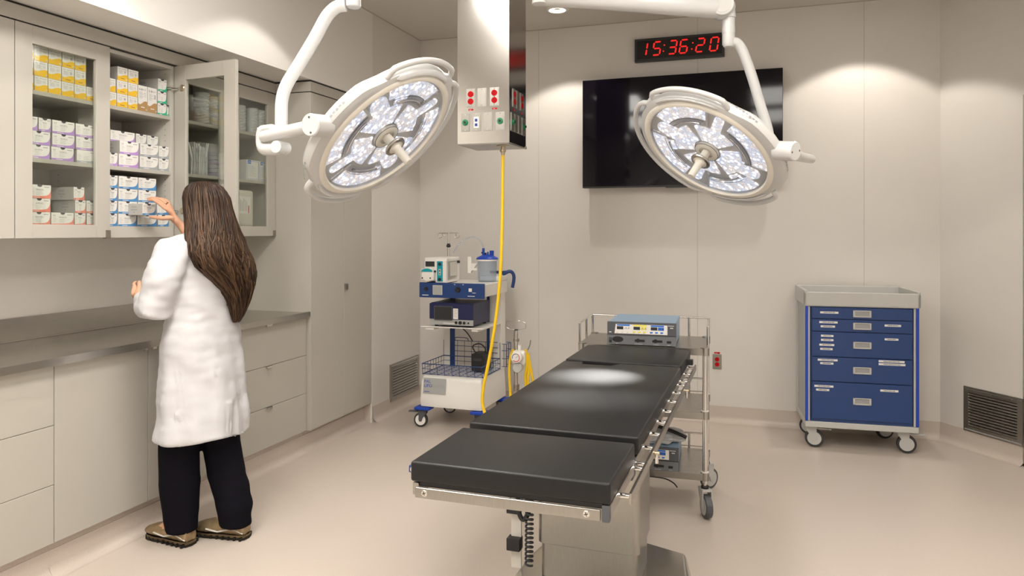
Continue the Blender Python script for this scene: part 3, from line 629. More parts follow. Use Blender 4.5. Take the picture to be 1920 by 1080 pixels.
def digit(ch, x0, z0, w_=.053, h=.098, k=.011, sl=.16):
    b = MB(); b.M = M
    for s in DG[ch]:
        ax, az, bx, bz = SEG[s]; p = V((ax*w_, az*h)); q = V((bx*w_, bz*h)); d = (q-p).normalized(); nn = V((-d.y, d.x))*k/2; p += d*k*.35; q -= d*k*.35
        pts = [p, p+nn+d*k*.4, q+nn-d*k*.4, q, q-nn-d*k*.4, p-nn+d*k*.4]
        b.poly([(x.x+x.y*sl, x.y) for x in pts], (x0, KY-.0016, z0), X_, Z_, 'led_red', .0008)
    b.build('digit', t)
for ch, x in zip('153620', (.052, .135, .252, .334, .455, .555)): digit(ch, KX0+x-(.0 if ch != '1' else .020), KZ0+.042)
for x in (.218, .428):
    b = MB(); b.M = M
    for z in (.066, .112): b.poly([(.0055*cos(a), .0055*sin(a)) for a in [2*pi*i/12 for i in range(12)]], (KX0+x+(z-.066)*.16, KY-.0016, KZ0+z), X_, Z_, 'led_red', .0008)
    b.build('colon', t)
# ================================================================ SURGICAL LAMPS
def lamp_head(name, label, Cn, n, up_dir, yoke_px, pts_arm, extra):
    n = V(n).normalized(); ax = (V(up_dir)-n*V(up_dir).dot(n)).normalized(); ay = n.cross(ax)
    t = thing(name, label, 'surgical lamp', Cn)
    # local frame: x along ax (towards the yoke), y along ay, z along n (light direction)
    L = MX(((ax.x, ay.x, n.x, 0), (ax.y, ay.y, n.y, 0), (ax.z, ay.z, n.z, 0), (0, 0, 0, 1)))
    def nb(): b = MB(); b.M = L; return b
    def shape(nm, m, fn, parent=None): b = nb(); fn(b); return b.build(nm, parent or t, ang=40)
    N = 72
    # housing: shallow dish, with raised lip round the glass and flats near the yoke
    def wob(a):  # outline radius
        a = (a+pi) % (2*pi)-pi
        r = .318
        if abs(a) < .55: r = .338
        elif abs(a) < .75: r = .338-.020*(abs(a)-.55)/.2
        if abs(abs(a)-2.05) < .10: r += .012
        return r
    b = nb(); vs = []; prof = [(.0, -.075), (.20, -.078), (.28, -.062), (.97, -.045), (1.0, -.030), (1.0, -.012), (.985, -.002), (.94, .002), (.90, .004)]
    rings = []
    for r, z in prof:
        for k in range(N):
            a = 2*pi*k/N; R0 = r if r < .5 else wob(a)*r
            vs.append((R0*cos(a), R0*sin(a), z))
    for r, z in ((.290, .003), (.283, .010), (.272, .010), (.266, .002), (.266, -.010)):
        for k in range(N): a = 2*pi*k/N; vs.append((r*cos(a), r*sin(a), z))
    nr_ = len(vs)//N; fs = [(i*N+k, i*N+(k+1) % N, (i+1)*N+(k+1) % N, (i+1)*N+k) for i in range(nr_-1) for k in range(N)]
    b.add(vs, fs, 'lampwhite'); hs = b.build('housing', t, ang=30)
    b = nb(); b.lathe([(.292, .0035), (.284, .0115), (.271, .0115), (.2655, .003)], (0, 0, 0), Z_, 'lampbeige', 72); b.build('rim', t, ang=50)
    b = nb(); b.lathe([(0, -.010), (.2668, -.010)], (0, 0, 0), Z_, 'lgrey', 64)
    b.build('reflector_plate', t)
    # hand rails
    def rail(a0, a1, r=.345, q=.011):
        b = nb(); n_ = 26; pts = []
        for i in range(n_+1):
            f = i/n_; a = a0+(a1-a0)*f; e_ = min(f, 1-f)*n_; rr = r-.03*max(0, 1-e_/2.5)**2; pts.append((rr*cos(a), rr*sin(a), -.012))
        b.tube(pts, q, 'lampwhite', 12); b.build('rail', t, ang=70)
    rail(.85, 2.0); rail(2.15, 3.25) if False else rail(2.1, 4.18); rail(-2.0, -.85)
    for s in (1, -1):   # raised pads on the outer band
        b = nb(); b.tube([(.303*cos(a), .303*sin(a), .002) for a in [s*(.95+1.0*i/18) for i in range(19)]], [.002]+[.012]*17+[.002], 'lampwhite', 10, flat=.5); b.build('trim_band', t, ang=70)
    # led fields
    def sector(b, r0, r1, a0, a1, z0=-.0095, th=.005, m='led', n_=20, c=.18):
        pts = [(r1*cos(a), r1*sin(a)) for a in [a0+(a1-a0)*(c*.15+(1-c*.3)*i/n_) for i in range(n_+1)]]+[(r0*cos(a), r0*sin(a)) for a in [a1+(a0-a1)*(c*.15+(1-c*.3)*i/n_) for i in range(n_+1)]]
        b.poly(pts, (0, 0, z0), X_, Y_, m, th)
    def capsule(b, a, r0, r1, w0, w1, z0=-.0095, th=.005, m='led'):
        d = V((cos(a), sin(a), 0)); p = V((-sin(a), cos(a), 0)); pts = []
        for (rr, ww, s0) in ((r0, w0, -1), (r1, w1, 1)):
            for i in range(9):
                q = -pi/2+pi*i/8; v = d*(rr+s0*ww*cos(q)*.9)+p*(s0*ww*sin(q)); pts.append((v.x, v.y))
        b.poly(pts, (0, 0, z0), X_, Y_, m, th)
    off = pi/4+.10
    for k in range(4):
        a = off+k*pi/2
        b = nb(); 
        if k % 2: sector(b, .060, .150, a-.70, a+.70); capsule(b, a, .13, .205, .042, .036, th=.0051)
        else: sector(b, .060, .148, a-.67, a+.67); capsule(b, a, .13, .228, .022, .020, th=.0051)
        b.build('led_pod', t)
        b = nb(); a2 = a+pi/4; sector(b, .196, .258, a2-.60, a2+.60, c=.2); sector(b, .160, .20, a2+(-.42 if k % 2 else .1), a2+(-.1 if k % 2 else .42), th=.0048, c=.1) if k in (1, 2) else None; b.build('led_segment', t)
        # clear moulded window between pod and outer segment
        b = nb(); rr = .176
        pp = [(rr*cos(x), rr*sin(x), .0) for x in [a2-.48+.96*i/16 for i in range(17)]]
        b.tube(pp, .0135, 'clear', 10, flat=.55); b.tube([(rr*cos(x), rr*sin(x), .003) for x in [a2-.40+.80*i/16 for i in range(17)]], .0065, 'chrome', 8, flat=.6)
        o_ = [(.195*cos(x), .195*sin(x), .001) for x in [a2-.5+1.0*i/16 for i in range(17)]]; b.tube(o_, .0010, 'darknavy', 5); b.build('sensor_window', t, ang=70)
        # grey spoke between fields
        b = nb(); d = V((cos(a+.24), sin(a+.24), 0)); b.tube([d*.165-Z_*.006, d*.262-Z_*.006], .009, 'lgrey', 8, flat=.5); b.build('spoke', t, ang=70)
    # hub and sterile handle
    b = nb(); b.lathe([(.052, -.008), (.052, .004), (.046, .008), (.030, .008), (.030, .003), (0, .003)], (0, 0, 0), Z_, 'offwhite', 36)
    b.lathe([(.053, .004), (.0535, .0055), (.0515, .0055)], (0, 0, 0), Z_, 'print', 36); b.build('hub', t)
    b = nb(); b.lathe([(.018, .0), (.018, .040), (.040, .052), (.042, .056), (.040, .060), (.020, .064), (.0165, .075), (.0155, .135), (.013, .140), (0, .141)], (0, 0, 0), Z_, 'offwhite', 30)
    h = b.build('handle', t); b = nb(); b.lathe([(.0412, .052), (.0432, .056), (.0412, .0605), (.030, .0625), (.0300, .0615)], (0, 0, 0), Z_, 'steel', 30); b.build('handle_disc', h)
    b = nb(); b.poly([(.264*cos(2*pi*i/64), .264*sin(2*pi*i/64)) for i in range(64)], (0, 0, .0045), X_, Y_, 'clear'); 
    # ring shaped pane (the hub passes through it)
    b = nb(); b.lathe([(.0535, .0035), (.2655, .0035)], (0, 0, 0), Z_, 'clear', 64); b.build('cover_pane', t)
    # labels on the outer band
    for a0, s0, wds in ((-.32, .03, 3), (.50, .02, 2)) :
        b = nb(); rr = .3385
        for j in range(7):
            a = a0+.045*j; c = V((rr*cos(a), rr*sin(a), -.022)); r = V((-sin(a), cos(a), 0)); b.rect(-.006, .004, 0, .008-.003*(j % 2), c+V((cos(a), sin(a), 0))*.0006, r, Z_, 'print2')
        b.build('marking', t)
    # yoke joint on the rim, along local +x
    b = nb(); b.tube([(.315, 0, -.022), (.392, 0, -.022)], .0375, 'lampwhite', 28); b.tube([(.392, 0, -.022), (.396, 0, -.022)], [.0375, .034], 'lampwhite', 28)
    for q in (.9, 4.0): b.cyl((.396, .025*cos(q), -.022+.025*sin(q)), (.3975, .025*cos(q), -.022+.025*sin(q)), .0035, 'print', 8)
    b.build('joint', t)
    wj = L @ V((.368, 0, -.022)); Cn = V(Cn)
    return t, L, Cn+wj, Cn
# numbers from the lens ellipses seen in the photo
def onplane(x, y, c, n):
    d = V(ray(x, y)); e = V((0, 0, EYE)); n = V(n); t_ = (V(c)-e).dot(n)/d.dot(n); return e+d*t_
CL, NL = (-1.294, 2.436, 1.776), (.699, -.047, -.713)
CRr, NRr = (-.185, 3.174, 1.758), (-.428, -.476, -.768)
tl_, LL, jl, cl = lamp_head('surgical_lamp', 'white round surgical lamp on the left, over the foot of the table', CL, NL, onplane(590, 243, CL, NL)-V(CL), None, None, None)
tr_, LR, jr, crr = lamp_head('surgical_lamp', 'white round surgical lamp on the right, in front of the television', CRr, NRr, onplane(1472, 291, CRr, NRr)-V(CRr), None, None, None)
for t_, Cn, n, en, tg in ((tl_, CL, NL, 1500, (-.54, 2.50, .845)), (tr_, CRr, NRr, 6000, (-.60, 2.88, .845))):
    l = bpy.data.lights.new('surgical_beam', 'SPOT'); l.energy = en; l.spot_size = R(19); l.spot_blend = 1; l.color = (1, .97, .93); l.shadow_soft_size = .05
    o = bpy.data.objects.new('surgical_beam', l); C.objects.link(o); o.parent = t_; o.location = V(n).normalized()*.03
    o.rotation_euler = (V(tg)-V(Cn)).to_track_quat('-Z', 'Y').to_euler()
# left suspension
def suspended(name, label, pts_fn): pass
t = thing('lamp_arm', 'white tubular suspension arm carrying the left surgical lamp', 'lamp arm', (-1.05, 2.55, ZC)); Mi = MX.Translation((1.05, -2.55, -ZC))
DLp = 2.62
b = MB(); b.M = Mi
top = atd(662, -30, DLp)
pts = [atd(648, 10, DLp), atd(630, 14, DLp), atd(612, 32, DLp), atd(590, 72, DLp), atd(560, 122, DLp), atd(538, 158, DLp), atd(529, 186, DLp), atd(527.5, 215, DLp), atd(527.5, 250, DLp)]
b.tube(smooth(pts, 5), .0225, 'lampwhite', 18); b.build('bent_tube', t, ang=70)
b = MB(); b.M = Mi
A = atd(497, 256, DLp-.02); Bp = jl
b.tube([A, A+(Bp-A)*.97], .022, 'lampwhite', 18); b.ball(A, .0225, 'lampwhite', 16); b.build('yoke_tube', t, ang=70)
b = MB(); b.M = Mi   # cast bracket wrapping the tube end
u = (Bp-A).normalized()
q = [A-u*.02+Z_*.028, A-u*.03-Z_*.0, A-u*.018-Z_*.040, A+u*.05-Z_*.052, A+u*.11-Z_*.050]
b.tube(smooth(q, 5), .017, 'lampwhite', 12, flat=1.3); b.cyl(A+u*.105-Z_*.05-Y_*.03, A+u*.105-Z_*.05+Y_*.03, .021, 'lampwhite', 18); b.tube([A-u*.02+Z_*.028, A+u*.05+Z_*.024], .014, 'lampwhite', 12); b.build('bracket', t, ang=70)
b = MB(); b.M = Mi; p = atd(663, 0, DLp)
b.tube([p+Z_*(-.028), p+Z_*(-.022), p+Z_*.10], [.020, .026, .026], 'lampwhite', 20)
b.tube([p+Z_*.10, p+Z_*.16], .032, 'lampwhite', 20)
s2 = V((-1.0, 2.6, 2.62)); b.tube([p+Z_*.13, p+Z_*.13+(s2-p-Z_*.13)*.5+Z_*.02, s2], [.045, .05, .05], 'lampwhite', 16); b.tube([s2+Z_*-.06, s2+Z_*.14], .05, 'lampwhite', 20)
b.tube([s2+Z_*.1, V((-.675, 2.81, 2.72))], .04, 'lampwhite', 14); b.build('spring_arm', t, ang=50)
# right suspension
t = thing('lamp_arm', 'white horizontal suspension arm carrying the right surgical lamp', 'lamp arm', (-.62, 2.85, ZC)); Mi = MX.Translation((.62, -2.85, -ZC))
DR = 3.12
def P_(x, y, d=DR): return atd(x, y, d)
j0, j1 = P_(1012, -6, 3.02), P_(1355, 14)
b = MB(); b.M = Mi
ax_ = (j1-j0).normalized()
prof = [(0, .028), (.03, .040), (.12, .040), (.5, .046), (.75, .052), (.93, .054), (1, .05)]
b.tube([j0+(j1-j0)*f for f, r in prof], [r for f, r in prof], 'lampwhite', 22, flat=.85); b.ball(j1, .053, 'lampwhite', 20); b.ball(j0, .03, 'lampwhite', 14)
b.build('spring_arm', t, ang=60)
vd = (V((0, 0, EYE))-j1).normalized(); vd.z = 0; vd.normalize()
b = MB(); b.M = Mi; b.lathe([(0, .057), (.040, .057), (.046, .053), (.046, -.05)], j1, vd, 'lampwhite', 30); b.lathe([(0, .0585), (.036, .0585), (.036, .056)], j1, vd, 'lgrey', 30); b.build('joint_cap', t)
b = MB(); b.M = Mi; k0 = P_(1366, 10); 
b.tube([k0, P_(1366, 34)], [.026, .030], 'lampwhite', 20); b.tube([P_(1366, 30), P_(1366, 53)], .0262, 'lampwhite', 20); b.tube([P_(1366, 53), P_(1366, 63)], .0275, 'lampwhite', 20); b.tube([P_(1366, 63), P_(1366, 83), P_(1366, 88)], [.0262, .0262, .019], 'lampwhite', 20); b.build('swivel', t)
b = MB(); b.M = Mi
pts = [P_(1366, 80), P_(1380, 80), P_(1390, 91), P_(1400, 115), P_(1412, 150), P_(1425, 195), P_(1436, 230), P_(1441, 252), P_(1442, 275, 3.14)]
b.tube(smooth(pts, 5), [.0215]*41, 'lampwhite', 18); b.build('bent_tube', t, ang=70)
b = MB(); b.M = Mi; E1 = atd(1521, 298, 3.12); b.tube([jr, atd(1500, 294, 3.02), E1], [.030, .020, .0185], 'lampwhite', 18); b.ball(E1, .0187, 'lampwhite', 14); 
E0 = atd(1442, 275, 3.14); b.tube([E0, atd(1448, 300, 3.2), atd(1500, 310, 3.2), E1], .014, 'lampwhite', 12) if False else b.tube(smooth([E0, E0+V((.04, .01, -.05)), E0+V((.08, -.02, -.03)), jr+(E1-jr)*.5+V((0, .03, -.005))], 4), .016, 'lampwhite', 12)
b.build('yoke_tube', t, ang=70)
b = MB(); b.M = Mi; b.tube([j0-Z_*.03, j0+Z_*.24], .032, 'lampwhite', 18); b.tube([j0+Z_*.2, V((-.68, 2.87, j0.z+.2))], .036, 'lampwhite', 16); b.build('extension_arm', t, ang=60)
t = thing('ceiling_spindle', 'white ceiling mount of both surgical lamp arms, above the frame', 'mount', (-.62, 2.85, ZC))
b = MB(); b.lathe([(0, -.5), (.05, -.5), (.05, -.06), (.15, -.05), (.2, 0), (0, 0)], (0, 0, 0), Z_, 'lampwhite', 32); b.build('spindle', t)
# ================================================================ OPERATING TABLE
TXo, TYo = -.556, 2.60; TR = R(-.70)
t = thing('operating_table', 'black padded operating table on a stainless steel pedestal', 'operating table', (TXo, TYo, 0), TR)
ZP = .845
def pad(nm, x0, x1, y0, y1, z0=ZP-.051, z1=ZP, cut=None):
    bm = bmesh.new()
    if cut:
        cx, cw, cd_, s_ = cut
        pts = [(x0, y0), (x1, y0), (x1, y1), (cx+cw+s_, y1), (cx+cw, y1-cd_), (cx-cw, y1-cd_), (cx-cw-s_*.3, y1), (x0, y1)]
    else: pts = [(x0, y0), (x1, y0), (x1, y1), (x0, y1)]
    f = bm.faces.new([bm.verts.new((p[0], p[1], z0)) for p in pts]); r = bmesh.ops.extrude_face_region(bm, geom=[f])
    for v in r['geom']:
        if isinstance(v, bmesh.types.BMVert): v.co.z = z1
    bmesh.ops.recalc_face_normals(bm, faces=bm.faces[:])
    bmesh.ops.bevel(bm, geom=bm.edges[:], offset=.007, segments=4, profile=.5, affect='EDGES')
    me = bpy.data.meshes.new(nm); bm.to_mesh(me); bm.free(); me.materials.append(MT['vinyl'])
    me.polygons.foreach_set('use_smooth', [True]*len(me.polygons)); me.set_sharp_from_angle(angle=R(50))
    o = bpy.data.objects.new(nm, me); C.objects.link(o); o.parent = t; return o
def tl2(p): # world -> table local
    d = V((p[0]-TXo, p[1]-TYo)); return (d.x*cos(-TR)-d.y*sin(-TR), d.x*sin(-TR)+d.y*cos(-TR))
lp = pad('leg_pad', -.254, .256, -.928, -.588)
pad('seat_pad', -.258, .256, -.528, .593, cut=(-.098, .062, .055, .030))
pad('head_pad', -.256, .254, .612, 1.045, ZP-.044, ZP+.004)
b = MB(); b.box(-.285, -.253, -.875, -.845, ZP-.048, ZP-.030, 'navy', .002); b.lathe([(.0045, 0), (.009, 0), (.009, .002), (.0045, .002)], (-.271, -.8755, ZP-.039), -Y_, 'chrome', 14); b.build('strap_tab', lp)
b = MB(); b.box(.245, .278, .90, .93, ZP-.045, ZP-.02, 'black', .003); b.build('strap_tab', t)
zb = ZP-.052
b = MB(); b.box(-.235, .236, -.915, -.575, zb-.014, zb, 'black', .003); b.box(-.235, .238, -.53, .60, zb-.014, zb, 'black', .003); b.box(-.235, .238, .62, 1.04, zb-.010, ZP-.046, 'black', .003); b.build('deck', t)
b = MB(); b.box(-.243, .232, -.925, -.917, zb-.040, zb-.013, 'steelh', .0035, 3)
for x in (-.217, .198):
    b.lathe([(0, .001), (.0075, .001), (.0085, 0)], (x, -.925, zb-.0265), -Y_, 'chrome', 18)
    for a in (.3, .3+pi/2): b.rect(-.005, .005, -.0009, .0009, (x, -.9262, zb-.0265), (cos(a), 0, sin(a)), (-sin(a), 0, cos(a)), 'black')
b.build('front_crossbar', t)
b = MB()
for s in (-1, 1):
    x = s*.244; b.box(x-.009, x+.009, -.918, -.585, zb-.036, zb-.004, 'steel', .004); b.box(x-.006, x+.006, -.56, 1.03, zb-.034, zb-.004, 'steel', .003)
    if s > 0: b.box(x-.0095, x+.0095, -.926, -.905, zb-.041, zb-.001, 'dgrey', .004); b.box(x-.012, x+.008, -.60, -.545, zb-.05, zb+.004, 'dgrey', .006)
b.box(-.24, .24, -.55, -.5, zb-.05, zb-.014, 'steel', .004); b.box(-.24, .24, .0, .06, zb-.05, zb-.014, 'steel', .004); b.box(-.24, .24, .5, .56, zb-.05, zb-.014, 'steel', .004)
b.build('side_frame', t)
for s in (-1, 1):
    x = s*.282
    for y0, y1 in ((-.815, -.56), (-.553, .585), (.63, 1.0)):
        b = MB(); b.box(x-.0035, x+.0035, y0, y1, zb-.033, zb-.006, 'steel', .0015)
        n_ = max(2, int((y1-y0)/.16)+1)
        for k in range(n_):
            y = y0+.018+(y1-y0-.036)*k/(n_-1); b.cyl((s*.25, y, zb-.0195), (x-s*.003, y, zb-.0195), .0065, 'chrome', 14)
        b.build('accessory_rail', t)
for y in (-.42, .47):
    b = MB(); b.cyl((.286, y, zb-.02), (.30, y, zb-.02), .006, 'brass', 12); b.cyl((.292, y, zb-.02), (.292, y, zb-.05), .005, 'chrome', 10); b.build('rail_stop', t)
# pedestal
def rbox(b, x0, x1, y0, y1, z0, z1, r, m, n_=7):
    pts = []
    for cx, cy, a in ((x1-r, y0+r, -pi/2), (x1-r, y1-r, 0), (x0+r, y1-r, pi/2), (x0+r, y0+r, pi)): pts += arc(cx, cy, r, a, a+pi/2, n_)
    b.poly(pts, (0, 0, z0), X_, Y_, m, z1-z0)
cx0, cy0 = tl2((-.790, 2.71)); cx1, cy1 = cx0+.392, cy0+.285
b = MB(); rbox(b, cx0, cx1, cy0, cy1, .228, .715, .026, 'steelh'); b.box(cx0+.03, cx1-.03, cy0+.03, cy1-.03, .715, zb-.03, 'dgrey', .004); b.build('column_cover', t, ang=25)
b = MB(); rbox(b, cx0+.010, cx1-.010, cy0+.012, cy1-.010, .098, .222, .022, 'steelh'); rbox(b, cx0+.013, cx1-.013, cy0+.015, cy1-.013, .222, .228, .022, 'gap'); b.build('lower_column', t, ang=25)
b = MB()
for j in range(4): b.rect(.0, .02+.10*((j*3) % 4)/4+.05, -.018*j, -.018*j+.006, (cx1+.0004, cy0+.06, .66), Y_, Z_, 'red' if j == 1 else 'print2', .0003)
b.rect(-.012, .17, -.075, .03, (cx1+.0001, cy0+.06, .66), Y_, Z_, 'paper', .0002); b.build('warning_label', t)
b = MB(); b.box(-.19, .17, -.16, .30, .735, .760, 'dgrey', .004) if False else b.box(cx0+.02, cx1-.02, cy0-.3, cy1+.25, zb-.055, zb-.03, 'dgrey', .004); b.build('tilt_frame', t)
def foot():
    bm = bmesh.new()
    fx0, fx1 = -.345, .345; P = [(-.30, -.62), (.30, -.62), (.345, -.55), (.345, .28), (.305, .515), (.13, .575), (-.13, .575), (-.305, .515), (-.345, .28), (-.345, -.55)]
    f = bm.faces.new([bm.verts.new((x, y, .004)) for x, y in P]); r = bmesh.ops.extrude_face_region(bm, geom=[f])
    for v in r['geom']:
        if isinstance(v, bmesh.types.BMVert): v.co.z = .098; v.co.x *= .93; v.co.y *= .965
    bmesh.ops.recalc_face_normals(bm, faces=bm.faces[:]); bmesh.ops.bevel(bm, geom=bm.edges[:], offset=.016, segments=5, profile=.5, affect='EDGES')
    for v in bm.verts: v.co.z = max(v.co.z, .0012)
    me = bpy.data.meshes.new('foot'); bm.to_mesh(me); bm.free(); me.materials.append(MT['steelc']); me.polygons.foreach_set('use_smooth', [True]*len(me.polygons)); me.set_sharp_from_angle(angle=R(45))
    o = bpy.data.objects.new('base', me); C.objects.link(o); o.parent = t
foot()
# pendant bracket and cables left of the pedestal
bx, by = tl2((-.885, 2.75))
b = MB(); b.box(bx-.022, bx+.02, by-.006, by+.006, .10, .74, 'offwhite', .003); b.box(bx-.02, cx0+.02, by-.006, by+.006, .70, .74, 'offwhite', .002); b.build('cable_bracket', t)
for z in (.20, .345):
    b = MB(); b.box(bx-.032, bx+.022, by-.035, by+.01, z-.024, z+.024, 'black', .003); b.build('clamp', t)
b = MB(); hx = bx+.072; pts = []
nT = 34
for i in range(nT*10+1):
    a = 2*pi*i/10; z = .74-.60*i/(nT*10); pts.append((hx+.014*cos(a)-.006*(i/(nT*10)), by-.05+.014*sin(a), z))
b.tube(pts, .0042, 'rubber', 6); b.build('coiled_cable', t, ang=80)
b = MB(); b.tube(smooth([(hx+.012, by-.03, .74), (hx+.008, by-.035, .5), (hx-.006, by-.04, .36), (hx-.03, by-.045, .31), (hx-.05, by-.05, .36), (hx-.046, by-.05, .52), (hx-.034, by-.04, .74)], 8), .0095, 'black', 10); b.build('braided_cable', t, ang=80)
# ================================================================ STEEL TROLLEY
def caster(b_, parent, x, y, r, w_, cols=('plastic_grey', 'rubber', 'white'), stem=.05, yaw=0, top=None, brake=False, off=.02, solid=True):
    Mb = b_; body, tyre, hub = cols
    T = MX.Translation((x, y, 0)) @ MX.Rotation(yaw, 4, 'Z')
    b = MB(); b.M = Mb @ T
    sx = w_/2
    # fork: two cheeks
    for s in (-1, 1):
        pts = [(-.2*r, -.17*r), (.12*r, -.2*r), (.24*r, .05*r), (.22*r, .5*r), (.45*r-off*.6, 1.0*r), (.6*r-off, 1.35*r), (-.6*r-off, 1.35*r), (-.62*r-off*.6, .9*r), (-.34*r, .25*r)]
        b.poly(pts, (s*(sx+.003), -off, r), -Y_, Z_, body, .004 if s < 0 else -.004)
    b.box(-sx-.007, sx+.007, -.62*r, .62*r, 2.26*r, 2.42*r, body, .003)
    if brake: b.box(-sx-.004, sx+.004, -off-1.75*r, -.4*r, 2.05*r, 2.2*r, body, .004)
    c = b.build('caster', parent)
    b = MB(); b.M = Mb @ T
    R_ = r-.0008
    b.lathe([(R_*.72, -sx), (R_*.96, -sx*.9), (R_, -sx*.4), (R_, sx*.4), (R_*.96, sx*.9), (R_*.72, sx)], (0, -off, r), X_, tyre, 32)
    b.lathe([(0, -sx-.001), (R_*.74, -sx-.001), (R_*.74, sx+.001), (0, sx+.001)], (0, -off, r), X_, hub, 28)
    b.lathe([(0, sx+.006), (r*.15, sx+.006), (r*.15, -sx-.006), (0, -sx-.006)], (0, -off, r), X_, body, 12)
    b.build('wheel', c)
    if stem: b = MB(); b.M = Mb @ T; b.cyl((0, 0, 2.4*r), (0, 0, 2.4*r+stem), .009, 'chrome', 12); b.cyl((0, 0, 2.4*r), (0, 0, 2.4*r+.012), .02, 'black' if body != 'white' else body, 14); b.build('stem', c)
q0 = atz(1326, 660, .82); 
gx, gy, ga = -.865, 3.735, R(2.6)
t = thing('steel_trolley', 'three-shelf stainless steel trolley with rails behind the table head', 'trolley', (gx, gy, 0), ga)
GW, GD = .655, .44; I4 = MX.Identity(4)
for i, z in enumerate((.838, .520, .215)):
    b = MB(); b.box(0, GW, 0, GD, z-.003, z, 'steel', .001, 1)
    for a in ((0, GW, 0, .004), (0, GW, GD-.004, GD), (0, .004, 0, GD), (GW-.004, GW, 0, GD)): b.box(*a, z-.034, z-.001, 'steelh', .001, 1)
    for x, y in ((.018, .018), (GW-.018, .018), (.018, GD-.018), (GW-.018, GD-.018)): b.cyl((x, y, z-.034), (x, y, z+.004), .0215, 'steel', 18); b.cyl((x, y, z), (x, y, z+.008), .019, 'white', 16) if i else None
    b.build('shelf', t)
    b = MB(); hr = .105 if i == 0 else .085
    seq = [(.004, .02), (.004, GD-.006), (GW-.004, GD-.006)]+([(GW-.004, .05)] if i == 0 else [])
    pts = [(x, y, z+hr) for x, y in seq]; b.tube(pts, .0048, 'chrome', 10)
    if i: b.tube([(x, y, z+hr*.15) for x, y in seq], .0025, 'chrome', 8)
    for x, y in [(.004, .02), (.004, GD*.5), (.004, GD-.006), (GW*.5, GD-.006), (GW-.11, GD-.006)]+([(GW-.004, GD-.006), (GW-.004, .05)] if i == 0 else []): b.cyl((x, y, z), (x, y, z+hr), .0062, 'chrome', 10)
    b.build('rail', t)
for x, y in ((.018, .018), (GW-.018, .018), (.018, GD-.018), (GW-.018, GD-.018)):
    b = MB(); b.cyl((x, y, .165), (x, y, .836), .0125, 'chrome', 16); b.cyl((x+(.012 if x > .3 else -.012), y+.012, .25), (x+(.012 if x > .3 else -.012), y+.012, .836), .005, 'chrome', 10); b.build('post', t)
for (x, y, ya) in ((GW-.018, .018, .35), (GW-.018, GD-.018, 2.4), (.018, .018, .3), (.018, GD-.018, 2.8)):
    caster(I4, t, x, y, .058, .034, ('lgrey', 'dgrey', 'lgrey'), .03, ya, off=.022)
# electrosurgical units
def esu(label, loc, rz, W=.352, H=.118, D=.38):
    t = thing('electrosurgical_unit', label, 'medical device', loc, rz)
    b = MB(); b.box(-W/2+.004, W/2-.004, .012, D, .006, H, 'ltblue', .004); b.box(-W/2, W/2, 0, .018, .004, H+.001, 'dgrey', .003)
    for x in (-W/2+.04, W/2-.04):
        for y in (.04, D-.04): b.cyl((x, y, 0), (x, y, .008), .012, 'black', 12)
    b.build('housing', t)
    n = V((0, -1, 0)); o = V((-W/2, -.0004, 0)); r, u = X_, Z_
    b = MB(); b.rect(0, W, .004, .052, o, r, u, 'slate', .002); b.rect(.0, W, .052, .054, o, r, u, 'black', .003)
    b.poly([(.038, .060), (.305, .060), (.305, .108), (.044, .108)], o+n*.0004, r, u, 'white', .0012)
    for x0, m, m2 in ((.050, 'blue', 'paper'), (.135, 'paleyellow', 'paleyellow'), (.222, 'blue', 'blue')):
        b.rect(x0, x0+.066, .099, .107, o+n*.0016, r, u, m, .0004); b.rect(x0, x0+.033, .081, .097, o+n*.0016, r, u, 'lcd', .0008); b.rect(x0+.036, x0+.066, .081, .097, o+n*.0016, r, u, m2, .0006)
        for j in range(4): b.rect(x0+.038+.007*j, x0+.042+.007*j, .084, .087+.006*(j % 2), o+n*.0024, r, u, 'print2' if m2 != 'blue' else 'navy', .0002)
        for j in range(3): b.rect(x0+.026*j-.004, x0+.026*j+.010, .066, .073, o+n*.0016, r, u, 'paper' if x0 < .06 else m, .0008); b.rect(x0+.026*j-.002, x0+.026*j+.004, .063, .065, o+n*.0018, r, u, 'print2', .0002)
    b.build('control_panel', t)
    b = MB(); b.rect(.010, .024, .012, .038, o+n*.002, r, u, 'black', .003); b.rect(.0125, .0215, .026, .036, o+n*.005, r, u, 'dgrey', .002); b.build('power_switch', t)
    b = MB(); b.poly([(.055+.026*cos(a)*1.1, .030+.015*sin(a)) for a in [2*pi*i/24 for i in range(24)]], o+n*.002, r, u, 'black', .0008); b.build('socket', t)
    for x in (.142, .230):
        b = MB(); b.rect(x, x+.05, .020, .032, o+n*.002, r, u, 'black', .0008); b.poly([(x+.016+.010*cos(a), .027+.010*sin(a)) for a in [2*pi*i/16 for i in range(16)]], o+n*.0022, r, u, 'black', .0008); b.build('socket', t)
    b = MB(); b.rect(.302, .324, .018, .030, o+n*.002, r, u, 'black', .0008); b.build('socket', t)
    b = MB()
    for x, w_ in ((.045, .012), (.14, .04), (.235, .03), (.305, .015)): b.rect(x, x+w_, .008, .010, o+n*.002, r, u, 'lgrey', .0002)
    b.rect(.010, .022, .064, .068, o+n*.0008, r, u, 'paper', .0004); b.rect(.308, .338, .105, .1075, o+n*.0008, r, u, 'paper', .0004)
    b.rect(.318, .334, .092, .098, o+n*.0008, r, u, 'lgrey', .0004); b.build('lettering', t, kind='stuff')
    return t
p0, p1 = atz(1138, 646, .84), atz(1268, 650, .84); ang = R(2.2)
ge = esu('light blue electrosurgical unit on the top shelf of the steel trolley', ((p0.x+p1.x)/2, (p0.y+p1.y)/2, .8385), ang, W=(p1-p0).length)
p1 = atz(1272, 886, .216); p0 = p1-V((.35*cos(ga), .35*sin(ga), 0))
